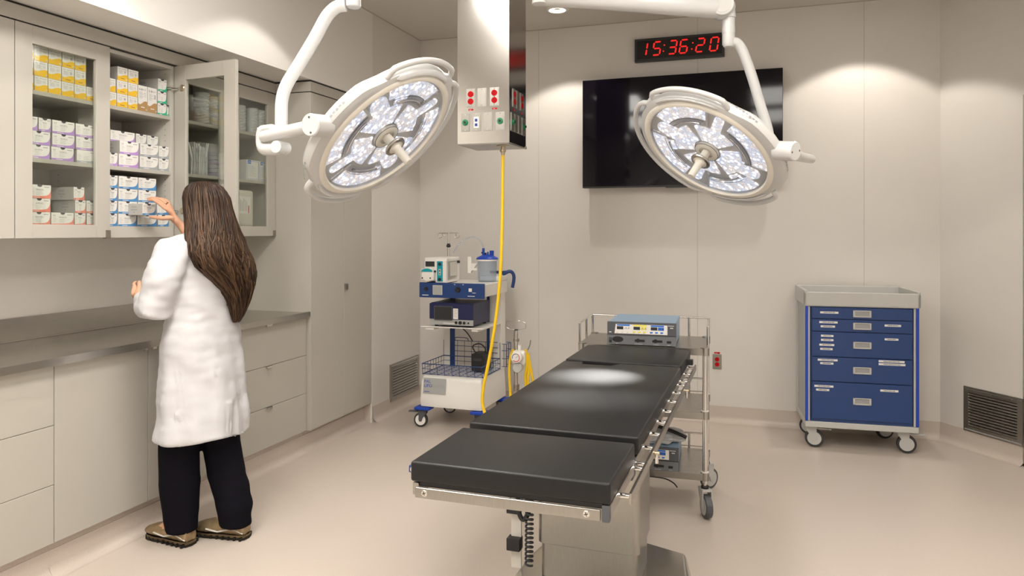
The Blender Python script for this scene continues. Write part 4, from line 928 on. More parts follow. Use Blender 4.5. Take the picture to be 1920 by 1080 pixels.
esu('blue electrosurgical unit on the bottom trolley shelf under plastic sheeting', ((p0.x+p1.x)/2, (p0.y+p1.y)/2, .2155), ga)
# crumpled plastic bag with dark cable on the lower unit
random.seed(11); bm = bmesh.new(); bmesh.ops.create_icosphere(bm, subdivisions=4, radius=1)
from mathutils import noise as NZ
for v in bm.verts:
    k = 1+.30*NZ.noise(v.co*2.3)+.16*NZ.noise(v.co*6)+.07*NZ.noise(v.co*14); v.co = V((v.co.x*.135*k, v.co.y*.12*k, max(v.co.z*.036*k, -.017)+.019))
me = bpy.data.meshes.new('bag'); bm.to_mesh(me); bm.free(); me.materials.append(MT['film']); me.polygons.foreach_set('use_smooth', [True]*len(me.polygons))
mid = (p0+p1)/2
t = thing('plastic_bag', 'crumpled clear plastic bag on the lower electrosurgical unit', 'bag', (mid.x+.05, mid.y+.16, .336)); o = bpy.data.objects.new('sheet', me); C.objects.link(o); o.parent = t
b = MB(); b.tube(smooth([(-.05, .02, .052), (.0, .0, .062), (.06, -.03, .058), (.12, -.05, .045), (.155, -.05, .03)], 6), [.009]*24+[.011], 'black', 10); b.build('power_lead', t, ang=70)
b = MB(); b.tube(smooth([atz(1215, 893, .19), atz(1245, 897, .16), atz(1262, 905, .12), atz(1270, 914, .10)], 5), .0035, 'rubber', 8); b.build('loose_cable', label='thin dark cable hanging under the bottom trolley shelf', cat='cable')
# ================================================================ BLUE DRAWER CART
KA = R(3.6); t = thing('drawer_cart', 'blue five-drawer medical cart with grey tray top by the wall', 'cart', (.322, 5.150, 0), KA)
W, D = .672, .46; z0, z1, z2 = .150, .905, 1.040
b = MB(); b.box(0, W, 0, D, .145, .185, 'lgrey', .008, 3); b.build('base_frame', t)
b = MB(); b.box(.03, W-.03, .022, D-.006, .186, .93, 'navy', .003)
b.box(.035, W-.035, .008, .03, .186, .935, 'navy', .002); b.build('cabinet', t)
for s, x in ((1, .0), (-1, W)):
    xa, xb = (x, x+s*.030); b = MB(); b.box(min(xa, xb), max(xa, xb), .004, .045, .186, .935, 'lgrey', .004); b.build('corner_post', t)
    b = MB(); b.box(min(x, x+s*.018), max(x, x+s*.018), -.003, .014, .188, .935, 'royal', .002); b.build('blue_bumper', t)
    b = MB(); b.box(min(xa, xb), max(xa, xb), D-.045, D-.004, .186, .935, 'lgrey', .004); b.build('corner_post', t)
    b = MB(); b.box(x+s*.008-.003, x+s*.008+.003, .045, D-.045, .186, .935, 'plastic_grey'); b.build('side_panel', t)
b = MB()
b.box(-.006, W+.006, -.008, D+.006, .935, .985, 'lgrey', .008, 3)
for a in ((-.008, W+.008, -.010, .010), (-.008, W+.008, D-.012, D+.008), (-.008, .014, -.01, D+.008), (W-.014, W+.008, -.01, D+.008)): b.box(*a, .94, 1.028 if a[2] < 0 and a[3] < .1 else z2, 'lgrey', .006, 3)
b.build('tray_top', t)
b = MB(); b.box(.43, .56, .04, .09, .9852, .9856, 'paper'); b.text('BIG 001', .014, (.455, .058, .9859), X_, Y_, 'print') if False else b.rect(.04, .09, .005, .009, (.43, .04, .9858), X_, Y_, 'print'); b.build('paper_strip', t)
zs = [.931, .855, .773, .610, .449, .205]
LB = [[(.09, .20, .55)], [(.085, .195, .75, ), (.093, .18, .40), (-.20, -.105, .62)], [(.095, .17, .84), (.095, .17, .67), (.085, .175, .47), (.09, .165, .30), (-.20, -.12, .78)], [(.075, .195, .88), (.09, .17, .74), (-.235, -.085, .92), (-.235, -.08, .80)], [(.055, .17, .88), (.065, .145, .78), (-.225, -.12, .84)]]
for i in range(5):
    b = MB(); zt, zb_ = zs[i]-.0025, zs[i+1]+.0025; b.box(.040, W-.040, -.006, .02, zb_, zt, 'navy', .003); d = b.build('drawer', t)
    zc = zt-(.5*(zt-zb_) if i < 4 else .115)
    b = MB(); x0, x1 = .286, .394; hh = .022
    for a in ((x0, x1, zc+hh-.006, zc+hh), (x0, x1, zc-hh, zc-hh+.009), (x0, x0+.012, zc-hh, zc+hh), (x1-.012, x1, zc-hh, zc+hh)): b.box(a[0], a[1], -.016, -.006, a[2], a[3], 'lgrey', .002)
    b.box(x0+.01, x1-.01, -.0085, -.006, zc-hh+.004, zc+hh-.004, 'grey'); b.build('handle', d)
    for j, (xa, xb, f) in enumerate(LB[i]):
        b = MB()
        if xa < 0: xa, xb = W+xa-.0, W+xb
        zz = zb_+(zt-zb_)*f if i < 4 else zb_+(zt-zb_)*f; b.rect(xa, xb, zz-.0065, zz+.0065, (0, -.0062, 0), X_, Z_, 'paper', .0003)
        m = (xa+xb)/2; ww = (xb-xa)*.32; k = 0; x = m-ww
        while x < m+ww: l_ = .004+.003*((k*5) % 3); b.rect(x, min(x+l_, m+ww), zz-.0022, zz+.0022, (0, -.0066, 0), X_, Z_, 'print'); x += l_+.0016; k += 1
        b.build('label_strip', d)
for (x, y, ya, br) in ((.045, .075, 1.45, 1), (W-.075, .075, 1.5, 1), (.05, D-.06, 1.3, 0), (W-.13, D-.06, 1.8, 0)):
    caster(I4, t, x, y, .0595, .032, ('lgrey', 'rubber', 'lgrey'), 0, ya, brake=bool(br), off=.02)
# ================================================================ LIPO DEVICE CART
A0 = atz(788, 761, .155); A1 = atz(904, 771, .155); W = (A1-A0).length; ca = atan2(A1.y-A0.y, A1.x-A0.x)
t = thing('device_cart', 'white and blue wheeled device cart with shelves left of the steel column hose', 'cart', (A0.x, A0.y, 0), ca); D = .50
b = MB()
sec = [(0, .155), (-.004, .17), (.012, .355), (.022, .372), (.04, .378), (D, .378), (D, .155)]
vs = [(x, y+.0, z) for x in (0, W) for y, z in sec]
n_ = len(sec)
bm = bmesh.new(); f = bm.faces.new([bm.verts.new((0, y, z)) for y, z in sec]); r = bmesh.ops.extrude_face_region(bm, geom=[f])
for v in r['geom']:
    if isinstance(v, bmesh.types.BMVert): v.co.x = W
for v in bm.verts:
    k = (v.co.z-.155)/.22; v.co.x += (.012*k if v.co.x < W/2 else -.012*k)
bmesh.ops.recalc_face_normals(bm, faces=bm.faces[:]); bmesh.ops.bevel(bm, geom=[e for e in bm.edges if abs(e.verts[0].co.x-e.verts[1].co.x) < .002], offset=.012, segments=4, profile=.5, affect='EDGES')
me = bpy.data.meshes.new('base'); bm.to_mesh(me); bm.free(); me.materials.append(MT['white']); me.polygons.foreach_set('use_smooth', [True]*len(me.polygons)); me.set_sharp_from_angle(angle=R(40))
o = bpy.data.objects.new('base', me); C.objects.link(o); o.parent = t
b = MB(); oo = V((.030, .0035, .300)); rr = X_; uu = V((0, .08, 1)).normalized(); b.rect(-.006, .172, -.050, .062, oo+V((0, -.0015, 0)), rr, uu, 'plastic_grey', .0015)
k = V((0, -.0036, 0)); b.text('PAL', .032, oo+k+uu*.026, rr, uu, 'royal'); b.text('LIPO', .032, oo+k-uu*.004, rr, uu, 'royal'); b.text('SCULPTOR', .030, oo+k-uu*.004+X_*.068, rr, uu, 'print2', fit=.095); b.rect(.002, .045, -.038, -.034, oo+V((0, -.0030, 0)), rr, uu, 'royal', .0004); b.build('name_plate', t)
b = MB()
for x in (.0, W-.10): b.box(x+.003, x+.097, D-.10, D-.004, .376, 1.03, 'white', .004)
b.build('upright', t)
b = MB(); b.box(.060, .100, D-.106, D-.099, .378, .98, 'navy', .001); b.box(W-.118, W-.10, D-.106, D-.06, .378, .98, 'navy', .001); b.build('blue_panel', t)
def cz(px_y, d=5.33): return EYE-(px_y-HY)/FPX*d
b = MB(); b.box(.0, W+.012, .012, D, .955, 1.045, 'white', .008, 3); b.box(W-.17, W+.012, D-.16, D, 1.045, 1.085, 'white', .01, 3); b.build('top_case', t)
zT0, zT1 = cz(557), cz(529)
b = MB(); b.box(-.005, W+.018, -.008, .014, zT0, zT1, 'navy', .006, 3); c = b.build('control_panel', t)
y = -.0085
b = MB(); b.rect(.105, .180, zT0+.022, zT1-.018, (0, y, 0), X_, Z_, 'lgrey', .004); b.rect(.110, .175, zT0+.027, zT1-.023, (0, y-.004, 0), X_, Z_, 'plastic_grey', .0005); b.build('screen', c)
for x, r_ in ((.052, .018), (.300, .024)):
    b = MB(); b.lathe([(0, .010), (r_*.75, .010), (r_*.85, 0)], (x, y, zT0+.062), -Y_, 'black', 20); b.rect(-.004, .004, -r_*.7, r_*.7, (x, y-.0102, zT0+.062), (.7, 0, .7), (-.7, 0, .7), 'rubber', .006); b.build('knob', c)
b = MB(); b.rect(.385, .408, zT0+.05, zT0+.074, (0, y, 0), X_, Z_, 'white', .005); b.rect(.375, .43, zT0+.016, zT0+.021, (0, y, 0), X_, Z_, 'paper', .0004); b.rect(.41, .438, zT0+.040, zT0+.044, (0, y, 0), X_, Z_, 'paper', .0004); b.rect(.02, .07, zT0+.015, zT0+.020, (0, y, 0), X_, Z_, 'paper', .0004)
b.rect(.27, .28, zT1-.012, zT1-.008, (0, y, 0), X_, Z_, 'paper', .0004); b.rect(.335, .345, zT1-.012, zT1-.008, (0, y, 0), X_, Z_, 'paper', .0004); b.build('button', c)
zm = cz(611)
b = MB(); b.box(-.002, W+.004, .01, D-.1, zm-.008, zm, 'white', .003); b.box(.03, .10, .02, D-.1, zm-.028, zm-.008, 'white', .004); b.box(W-.09, W-.04, .02, D-.1, zm-.028, zm-.008, 'white', .004); b.build('middle_shelf', t)
b = MB(); b.tube(smooth([(W-.02, D-.02, 1.09), (W+.03, D-.01, 1.115), (W+.055, D+.005, 1.10), (W+.062, D+.01, 1.06), (W+.050, D+.01, .99)], 6), .0135, 'navy', 14); b.tube([(W-.12, D-.02, 1.108), (W-.02, D-.02, 1.108), (W+.03, D-.01, 1.113)], .0115, 'navy', 12); b.build('push_handle', t, ang=70)
# wire basket
b = MB(); z0, z1 = .385, .462; x0, x1, y0, y1 = .012, W-.006, .006, D-.115
for z, q in ((z1, .0035), (z0+.003, .0022), (z0+.04, .0018)): b.tube([(x0, y0, z), (x1, y0, z), (x1, y1, z), (x0, y1, z)], q, 'navy', 8, closed=True)
for i in range(9):
    x = x0+(x1-x0)*i/8; b.tube([(x, y0, z1), (x+.004, y0+.004, z0), (x, y1, z0), (x, y1, z1+.12)], .002, 'navy', 6)
for i in range(1, 8):
    yy = y0+(y1-y0)*i/8; b.tube([(x0, yy, z1), (x0, yy, z0), (x1, yy, z0), (x1, yy, z1)], .002, 'navy', 6)
for z in (z1+.04, z1+.08, z1+.12): b.tube([(x0+.07, y1, z), (x1-.02, y1, z)], .0024, 'navy', 6)
b.tube(smooth([(x0+.10, y1-.01, z1+.12), (x0+.11, y1-.02, z1+.145), (x0+.2, y1-.02, z1+.145), (x0+.21, y1-.01, z1+.12)], 5), .003, 'navy', 6); b.build('wire_basket', t, ang=60)
b = MB()
for z in (.40, .46, .52, .57): b.tube([(W+.004, D-.10, z), (W+.04, D-.10, z), (W+.04, D+.0, z), (W+.004, D+.0, z)], .0025, 'navy', 6)
for yy in (D-.10, D-.05, D): b.tube([(W+.04, yy, .40), (W+.04, yy, .57)], .0025, 'navy', 6)
b.tube([(W+.02, D-.1, .40), (W+.02, D-.1, .57)], .0025, 'navy', 6); b.build('side_basket', t)
for x, y, ya in ((.015, .02, -1.45), (W-.03, .02, 1.2), (.05, D-.04, -1.2), (W-.04, D-.04, .5)):
    b = MB(); b.box(x-.055, x+.065, y-.045, y+.05, .128, .150, 'royal', .010, 4); b.build('foot_plate', t)
    caster(I4, t, x, y, .0525, .028, ('dgrey', 'rubber', 'white'), 0, ya, off=.018, brake=True)
# things on it
zt = 1.0462
t2 = thing('infusion_pump', 'white pump with teal panel on the device cart', 'medical device', tuple(t.matrix_basis @ V((.0, 0, 0)))[:3], ca)
t2.location = MX.Translation(t.location) @ MX.Rotation(ca, 4, 'Z') @ V((.095, .02, zt)); t2.rotation_euler = (0, 0, ca)
b = MB(); b.box(-.072, .105, 0, .24, .012, .185, 'white', .012, 3); b.box(.02, .105, -.012, .2, .004, .17, 'white', .010, 3); b.box(-.06, .09, .02, .22, 0, .014, 'black'); b.build('housing', t2)
b = MB(); b.rect(-.062, .010, .120, .158, (0, -.0004, 0), X_, Z_, 'lcd', .002); b.build('display', t2)
b = MB(); b.lathe([(0, .05), (.042, .048), (.050, .04), (.052, 0)], (-.028, .0, .062), -Y_, 'white', 28); b.box(-.078, .020, -.045, .0, .020, .075, 'white', .012, 3); b.rect(-.075, .018, .100, .108, (0, -.035, 0), X_, Z_, 'white', .003)
b.poly([(-.028+.044*cos(a), .085+.024*sin(a)) for a in [pi*i/12 for i in range(13)]], (0, -.046, 0), X_, Z_, 'teal', .006)
for x, z in ((-.065, .040), (-.033, .052), (-.002, .040)): b.cyl((x, -.044, z), (x, -.049, z), .006, 'black', 12)
b.cyl((.02, -.03, .088), (.034, -.03, .088), .007, 'black', 10); b.build('pump_head', t2)
b = MB(); b.rect(.035, .080, .015, .160, (0, -.0125, 0), X_, Z_, 'teal', .0012)
for z in (.140, .03): b.cyl((.0575, -.0137, z), (.0575, -.022, z), .011, 'black', 16)
b.rect(.048, .066, .060, .105, (0, -.0137, 0), X_, Z_, 'lgrey', .002); b.rect(.053, .061, .066, .074, (0, -.0157, 0), X_, Z_, 'black', .001); b.rect(.053, .061, .088, .096, (0, -.0157, 0), X_, Z_, 'black', .001); b.build('control_strip', t2)
b = MB(); b.box(.105, .108, .06, .19, .05, .15, 'offwhite', .002); b.cyl((.108, .19, .15), (.125, .19, .15), .010, 'black', 12); b.build('side_cover', t2)
def onC(x, y, z): return MX.Translation(t.location) @ MX.Rotation(ca, 4, 'Z') @ V((x, y, z))
p = atd(841, 480, 5.55)
t3 = thing('infusion_pole', 'thin steel pole with four hooks rising behind the white pump', 'pole', (p.x, p.y, zt))
zz = cz(436, 5.55)-zt
b = MB(); b.cyl((0, 0, 0), (0, 0, .25), .009, 'chrome', 14); b.cyl((0, 0, .25), (0, 0, zz), .0065, 'chrome', 12); b.cyl((0, 0, 0), (0, 0, .01), .03, 'chrome', 18); b.build('pole', t3)
b = MB(); b.lathe([(0, 0), (.010, 0), (.017, .008), (.017, .016), (.012, .02), (.012, .03), (0, .03)], (0, 0, cz(464, 5.55)-zt), Z_, 'black', 16); b.build('clamp_knob', t3)
b = MB(); b.tube([(-.07, 0, zz-.004), (.07, 0, zz-.004)], .0035, 'chrome', 8)
for s in (-1, 1):
    b.tube([(s*(.07+.019*sin(a)), 0, zz-.023+.019*cos(a)) for a in [4.2*i/12 for i in range(13)]], .003, 'chrome', 8)
    b.tube([(s*.055, .0+.0*s, zz-.005), (s*.055, .01, zz-.02), (s*.05, .028, zz-.028), (s*.048, .035, zz-.012)], .003, 'chrome', 8)
b.build('hooks', t3, ang=70)
p = atd(913.5, 520, 5.50); zc0 = zt
t4 = thing('suction_canister', 'clear suction canister with blue lid on the device cart', 'canister', (p.x, p.y, zc0))
b = MB(); b.lathe([(0, .0), (.066, .0), (.069, .01), (.074, .155), (.0715, .155), (.066, .012), (0, .004)], (0, 0, 0), Z_, 'canister', 32); b.build('jar', t4)
b = MB(); b.lathe([(.080, .155), (.080, .166), (.04, .168), (.04, .156), (.08, .155)], (0, 0, 0), Z_, 'white', 32); b.build('collar', t4)
b = MB(); b.lathe([(0, .205), (.030, .202), (.058, .190), (.078, .180), (.084, .170), (.082, .167), (0, .167)], (0, 0, 0), Z_, 'royal', 32)
for x, y, r_, h in ((-.03, 0, .010, .25), (.036, 0, .016, .232), (.012, -.02, .007, .222)): b.cyl((x, y, .185), (x, y, h), r_, 'royal', 14)
b.cyl((-.03, 0, .215), (-.045, 0, .215), .007, 'black', 10); b.cyl((-.01, -.02, .21), (0, -.03, .21), .007, 'black', 10); b.build('lid', t4)
b = MB(); b.box(-.13, -.075, -.012, .012, .08, .10, 'white', .004); b.box(-.155, -.125, -.012, .012, .06, .185, 'white', .004); b.poly([(-.125, .135), (-.075, .135), (-.125, .07)], (0, .01, 0), X_, Z_, 'white', .02); b.build('bracket', t4)
b = MB(); b.tube(smooth([atd(850, 474, 5.5), atd(860, 459, 5.5), atd(874, 448, 5.5), atd(887, 444, 5.5), atd(899, 450, 5.5), atd(905, 460, 5.5), atd(907, 467, 5.5)], 6), .0055, 'canister', 10); b.build('suction_tube', label='clear curved tube between pump and suction canister', cat='tube', ang=70)
t5 = thing('power_console', 'dark blue console with grey screen on the cart middle shelf', 'medical device', onC(.075, .005, zm+.0005), ca)
b = MB(); W5 = .335; b.box(0, W5, .012, .34, .014, .172, 'darknavy', .008, 3); b.box(-.004, W5+.002, -.002, .02, .055, .168, 'darknavy', .006, 3)
for x in (.03, W5-.03): 
    for y in (.05, .3): b.cyl((x, y, 0), (x, y, .016), .014, 'black', 12)
b.build('housing', t5)
b = MB(); b.box(0, W5, .002, .014, .014, .056, 'plastic_grey', .002); b.rect(.105, .21, .025, .030, (0, .0015, 0), X_, Z_, 'paper', .0005)
for x, r_ in ((.205, .010), (.237, .0125), (.268, .010), (.30, .006)): b.lathe([(0, .004), (r_*.45, .004), (r_*.5, .006), (r_, .006), (r_, 0)], (x, .002, .034), -Y_, 'black', 16)
b.build('connector_strip', t5)
b = MB(); b.rect(.035, .178, .048, .150, (0, -.0025, 0), X_, Z_, 'dgrey', .003); b.rect(.040, .173, .054, .145, (0, -.0055, 0), X_, Z_, 'lcd', .0006); b.build('screen', t5)
b = MB(); b.rect(.184, .222, .060, .135, (0, -.0025, 0), X_, Z_, 'paper', .0008)
for j in range(5): b.rect(.190, .214-.004*(j % 2), .122-.012*j, .125-.012*j, (0, -.0034, 0), X_, Z_, 'print2', .0002)
b.build('note', t5)
t6 = thing('power_supply', 'black power supply lying in the wire basket of the device cart', 'medical device', onC(W-.165, .20, .3895), ca)
b = MB(); b.box(0, .10, 0, .15, 0, .13, 'black', .01, 3); b.box(.015, .085, -.004, .01, .075, .10, 'rubber', .003); b.tube(smooth([(.03, .02, .13), (.0, .03, .18), (.05, .04, .2), (.09, .05, .17), (.08, .08, .13)], 6), .005, 'rubber', 8); b.build('housing', t6, ang=50)
b = MB(); b.tube(smooth([onC(.16, .26, .95), onC(.165, .25, .80), onC(.17, .30, .72), onC(.24, .30, .66), onC(.30, .27, .60)], 6), .004, 'rubber', 8); b.build('cable', t6, ang=70) if False else b.build('power_cable', label='grey cable hanging behind the console into the wire basket', cat='cable', ang=70)
# regulator stand
D7 = 5.15; p = atd(968, 640, D7)
t7 = thing('regulator_stand', 'slim steel stand with round gauge and yellow hoses behind the table', 'stand', (p.x, p.y, 0)); zl = lambda y: cz(y, D7)
b = MB(); b.cyl((0, 0, .02), (0, 0, zl(619)), .014, 'chrome', 16); b.cyl((-.012, 0, .3), (-.012, 0, zl(619)), .006, 'steel', 10); b.lathe([(0, .0), (.10, .0), (.10, .012), (.02, .03), (0, .03)], (0, 0, 0.001), Z_, 'steel', 24)
for z in (zl(732), zl(726), zl(640)): b.cyl((0, 0, z), (0, 0, z+.02), .022, 'steel', 14)
b.build('pole', t7)
b = MB(); zz = zl(610); b.tube([(.070*max(-1, min(1, 1.25*cos(a))), 0, zz+.032*sin(a)) for a in [2*pi*i/32 for i in range(32)]], .0032, 'chrome', 8, closed=True); b.cyl((0, 0, zz-.04), (0, 0, zz-.028), .014, 'black', 12); b.build('loop_handle', t7, ang=70)
gxx = .036; b = MB(); b.box(gxx-.045, gxx+.045, -.07, -.0, zl(681), zl(655), 'white', .02, 4); b.lathe([(0, .0), (.038, .0), (.038, .05), (.034, .055), (0, .055)], (gxx, -.065, zl(665)+.0), -Y_, 'white', 30); b.lathe([(0, 0), (.034, 0), (.034, .05), (.03, .055), (0, .055)], (gxx, -.04, zl(685)), -Y_, 'lgrey', 24); b.cyl((gxx, -.04, zl(655)), (gxx, -.04, zl(645)), .012, 'white', 12); g = b.build('regulator_body', t7)
b = MB(); cc = (gxx, -.1215, zl(665)); b.lathe([(0, 0), (.028, 0)], cc, -Y_, 'paper', 28); b.lathe([(.0235, .0005), (.028, .0005)], cc, -Y_, 'red', 24, 0, 3.6); b.lathe([(.0235, .0005), (.028, .0005)], cc, -Y_, 'navy', 24, 3.7, 5.8); b.rect(-.002, .019, -.0012, .0012, (gxx, -.1225, zl(665)), (.8, 0, .6), (-.6, 0, .8), 'print', .0004); b.build('gauge_dial', g)
b = MB(); b.tube(smooth([(.085, -.0, zl(655)), (.10, 0, zl(645)), (.105, 0, zl(636))], 4), .004, 'steel', 8); b.build('hook', t7)
def px7(x, y, d=D7-.05): q = atd(x, y, d); return (q.x-p.x, q.y-p.y, q.z)
for pts in ([(962, 655), (956, 675), (955, 700), (956, 725), (958, 760)], [(985, 655), (988, 680), (985, 705), (986, 730), (984, 765)], [(990, 662), (994, 685), (998, 708), (1003, 740), (1006, 770)], [(988, 668), (991, 690), (990, 712), (991, 740), (990, 768)]):
    b = MB(); b.tube(smooth([px7(*q) for q in pts], 5), .0095, 'yellow', 10); b.build('hose', t7, ang=70)
# ================================================================ PERSON
PX, PY = -2.42, 2.77
tp = thing('person', 'person in a long white coat with long dark hair reaching into the open cabinet', 'person', (PX, PY, 0), pi)
def Lw(p): return V((-(p[0]-PX), -(p[1]-PY), p[2]))   # world -> person frame (x forward, y to the left)
def skin_obj(name, verts, edges, radii, matn, sub=2, root=0):
    me = bpy.data.meshes.new(name); me.from_pydata([tuple(v) for v in verts], edges, []); o = bpy.data.objects.new(name, me); C.objects.link(o)
    o.modifiers.new('s', 'SKIN'); md = o.modifiers['s']; md.use_smooth_shade = True; md.branch_smoothing = .3
    for i, r in enumerate(radii):
        sv = me.skin_vertices[0].data[i]; sv.radius = (r, r) if not isinstance(r, tuple) else r; sv.use_root = (i == root)
    m2 = o.modifiers.new('u', 'SUBSURF'); m2.levels = sub; m2.render_levels = sub
    dg = bpy.context.evaluated_depsgraph_get(); m3 = bpy.data.meshes.new_from_object(o.evaluated_get(dg)); bpy.data.objects.remove(o)
    m3.materials.clear(); m3.materials.append(MT[matn]); m3.polygons.foreach_set('use_smooth', [True]*len(m3.polygons))
    o = bpy.data.objects.new(name, m3); C.objects.link(o); return o
def remesh(name, b, vox, matn, iters=4, fn=None):
    me = b.mesh(name); o = bpy.data.objects.new(name, me); C.objects.link(o)
    m = o.modifiers.new('r', 'REMESH'); m.mode = 'VOXEL'; m.voxel_size = vox; s = o.modifiers.new('s', 'SMOOTH'); s.iterations = iters; s.factor = .5
    dg = bpy.context.evaluated_depsgraph_get(); m3 = bpy.data.meshes.new_from_object(o.evaluated_get(dg)); bpy.data.objects.remove(o)
    m3.materials.clear(); m3.materials.append(MT[matn]); 
    if fn:
        for v in m3.vertices: v.co = fn(V(v.co), V(v.normal))
    m3.polygons.foreach_set('material_index', [0]*len(m3.polygons)); m3.polygons.foreach_set('use_smooth', [True]*len(m3.polygons)); m3.update()
    o = bpy.data.objects.new(name, m3); C.objects.link(o); return o
def loft(b, rings, m, seg=32):
    vs = []; fs = []
    for (z, cx, cy, rx, ry) in rings:
        for k in range(seg): a = 2*pi*k/seg; vs.append((cx+rx*cos(a), cy+ry*sin(a), z))
    for i in range(len(rings)-1):
        for k in range(seg): fs.append((i*seg+k, i*seg+(k+1) % seg, (i+1)*seg+(k+1) % seg, (i+1)*seg+k))
    fs.append(tuple(range(seg))[::-1]); fs.append(tuple((len(rings)-1)*seg+k for k in range(seg))); b.add(vs, fs, m)
DH = 3.70
hp = lambda x, y, d=DH: Lw(atd(x, y, d))
RS, RE, RW = V((0, -.165, 1.345)), V((.17, -.29, 1.245)), hp(343, 428, 3.74)
LS_, LE, LW_ = V((0, .165, 1.345)), V((.045, .235, 1.085)), V((.205, .150, 1.125))
vs = []; es = []; rd = []
def jv(p, r, prev=None):
    vs.append(V(p)); rd.append(r); i = len(vs)-1
    if prev is not None: es.append((prev, i))
    return i
pel = jv((0, 0, .88), .12); sp = jv((0, 0, 1.05), .11, pel); ch = jv((0, 0, 1.22), .12, sp); nk0 = jv((-.01, 0, 1.36), .07, ch); nk1 = jv((-.018, 0, 1.425), .047, nk0)
jw = jv((.0, 0, 1.500), (.062, .060), nk1); hd = jv((.004, 0, 1.560), (.086, .076), jw); tp_ = jv((.0, 0, 1.60), (.070, .062), hd)
c1 = jv((.045, 0, 1.492), (.034, .044), jw); c2 = jv((.070, 0, 1.472), (.018, .022), c1)
for s, S_, E_, W_ in ((-1, RS, RE, RW), (1, LS_, LE, LW_)):
    a = jv(S_, .050, ch if False else nk0); e = jv(E_, .038, a); m_ = jv(E_+(W_-E_)*.45, .034, e); w_ = jv(W_, .0235, m_)
    if s < 0: wr = w_
    else: wl = w_
def chain(prev, pts, rs):
    for p, r in zip(pts, rs): prev = jv(p, r, prev)
    return prev
palm = jv(hp(330, 409, 3.715), (.031, .019), wr); palm2 = jv(hp(319, 394, 3.70), (.036, .016), palm)
fr = [.0095, .0088, .0082, .0068]
chain(palm2, [hp(311, 393, 3.665), hp(298, 381, 3.655), hp(286, 374, 3.665), hp(277, 376, 3.675)], fr)
chain(palm2, [hp(309, 386, 3.69), hp(297, 376, 3.68), hp(285, 371, 3.69), hp(276, 373.5, 3.70)], fr)
chain(palm2, [hp(312, 382, 3.715), hp(302, 374, 3.71), hp(291, 371, 3.715), hp(283, 374, 3.725)], fr)
chain(palm2, [hp(316, 379, 3.74), hp(308, 374, 3.735), hp(300, 372, 3.74), hp(293, 375, 3.745)], [.0085, .0078, .007, .0062])
chain(palm, [hp(317, 408, 3.68), hp(303, 409.5, 3.665), hp(290, 407.5, 3.668), hp(280, 406.5, 3.675)], [.0135, .0110, .0098, .0080])
# relaxed left hand
u = (LW_-LE).normalized(); sd = V((0, 0, -1)); inw = V((.2, -1, 0)).normalized()
pl = jv(LW_+u*.035, (.028, .016), wl); pl2 = jv(LW_+u*.075, (.034, .014), pl)
for k, (f, l_) in enumerate(zip((.027, .009, -.009, -.026), (.068, .078, .072, .056))):
    base = LW_+u*.092+Z_*f
    chain(pl2, [base, base+u*l_*.42+inw*.008, base+u*l_*.72+inw*.026, base+u*l_*.86+inw*.044], [.0088, .0082, .0075, .0064])
chain(pl, [LW_+u*.04+Z_*.032+inw*.01, LW_+u*.065+Z_*.045+inw*.022, LW_+u*.088+Z_*.046+inw*.035], [.0115, .0098, .0078])
LA, RA = V((.075, .060, .09)), V((-.115, -.070, .09))
for A_, hipy in ((LA, .085), (RA, -.085)):
    h = jv((0, hipy, .82), .085, pel); k = jv(V(((0+A_.x)/2+.03, (hipy+A_.y)/2, .46)), .055, h); a = jv(A_, .036, k); jv(A_+V((.12, 0, -.05)), .03, a)
body = skin_obj('body', vs, es, rd, 'skin', 1); body.parent = tp
# coat
b = MB()
loft(b, [(.492, -.005, 0, .182, .222), (.60, -.005, 0, .178, .215), (.80, 0, 0, .165, .205), (.92, 0, 0, .155, .195), (1.06, 0, 0, .135, .170), (1.20, 0, 0, .135, .180), (1.30, -.005, 0, .120, .178), (1.355, -.01, 0, .095, .140), (1.395, -.01, 0, .065, .07), (1.41, -.01, 0, .05, .05)], 'coat', 40)
b.tube([RS+V((0, .09, 0)), RS, RS+(RE-RS)*.5, RE, RE+(RW-RE)*.4, RE+(RW-RE)*.78], [.07, .075, .070, .062, .055, .046], 'coat', 24)
b.tube([LS_+V((0, -.09, 0)), LS_+V((0, 0, -.005)), LS_+(LE-LS_)*.5+V((0, .012, 0)), LE, LE+(LW_-LE)*.4, LE+(LW_-LE)*.85], [.07, .080, .082, .076, .062, .048], 'coat', 24)
def cfn(p, n):
    a = atan2(p.y, p.x+.005)
    k = max(0, min(1, (1.0-p.z)/.5)); d = .008*k*sin(a*5+1.2+.6*sin(p.z*7))+.005*k*sin(a*11+p.z*5)
    d += .012*NZ.noise(p*9)+.006*NZ.noise(V((p.x*14, p.y*14, p.z*32)))*(1 if p.z > 1.0 else .5)
    if p.x < 0 and p.z < .66:   # back vent
        g = p.y+.012; 
        if abs(g) < .018: d -= .010*(1-abs(g)/.018)*min(1, (.66-p.z)/.05)
        elif 0 < g < .06: d += .007
    q = p+n*d
    if p.z < .51: q.z = p.z+.006*sin(a*3)
    return q
coat = remesh('white_coat', b, .009, 'coat', 6, cfn); coat.parent = tp
b = MB(); b.tube([(-.012+.062*cos(a), .066*sin(a), 1.385+.022*cos(a)*-1) for a in [2*pi*i/28 for i in range(28)]], .016, 'coat', 10, closed=True, flat=1); b.build('collar', coat, ang=80)
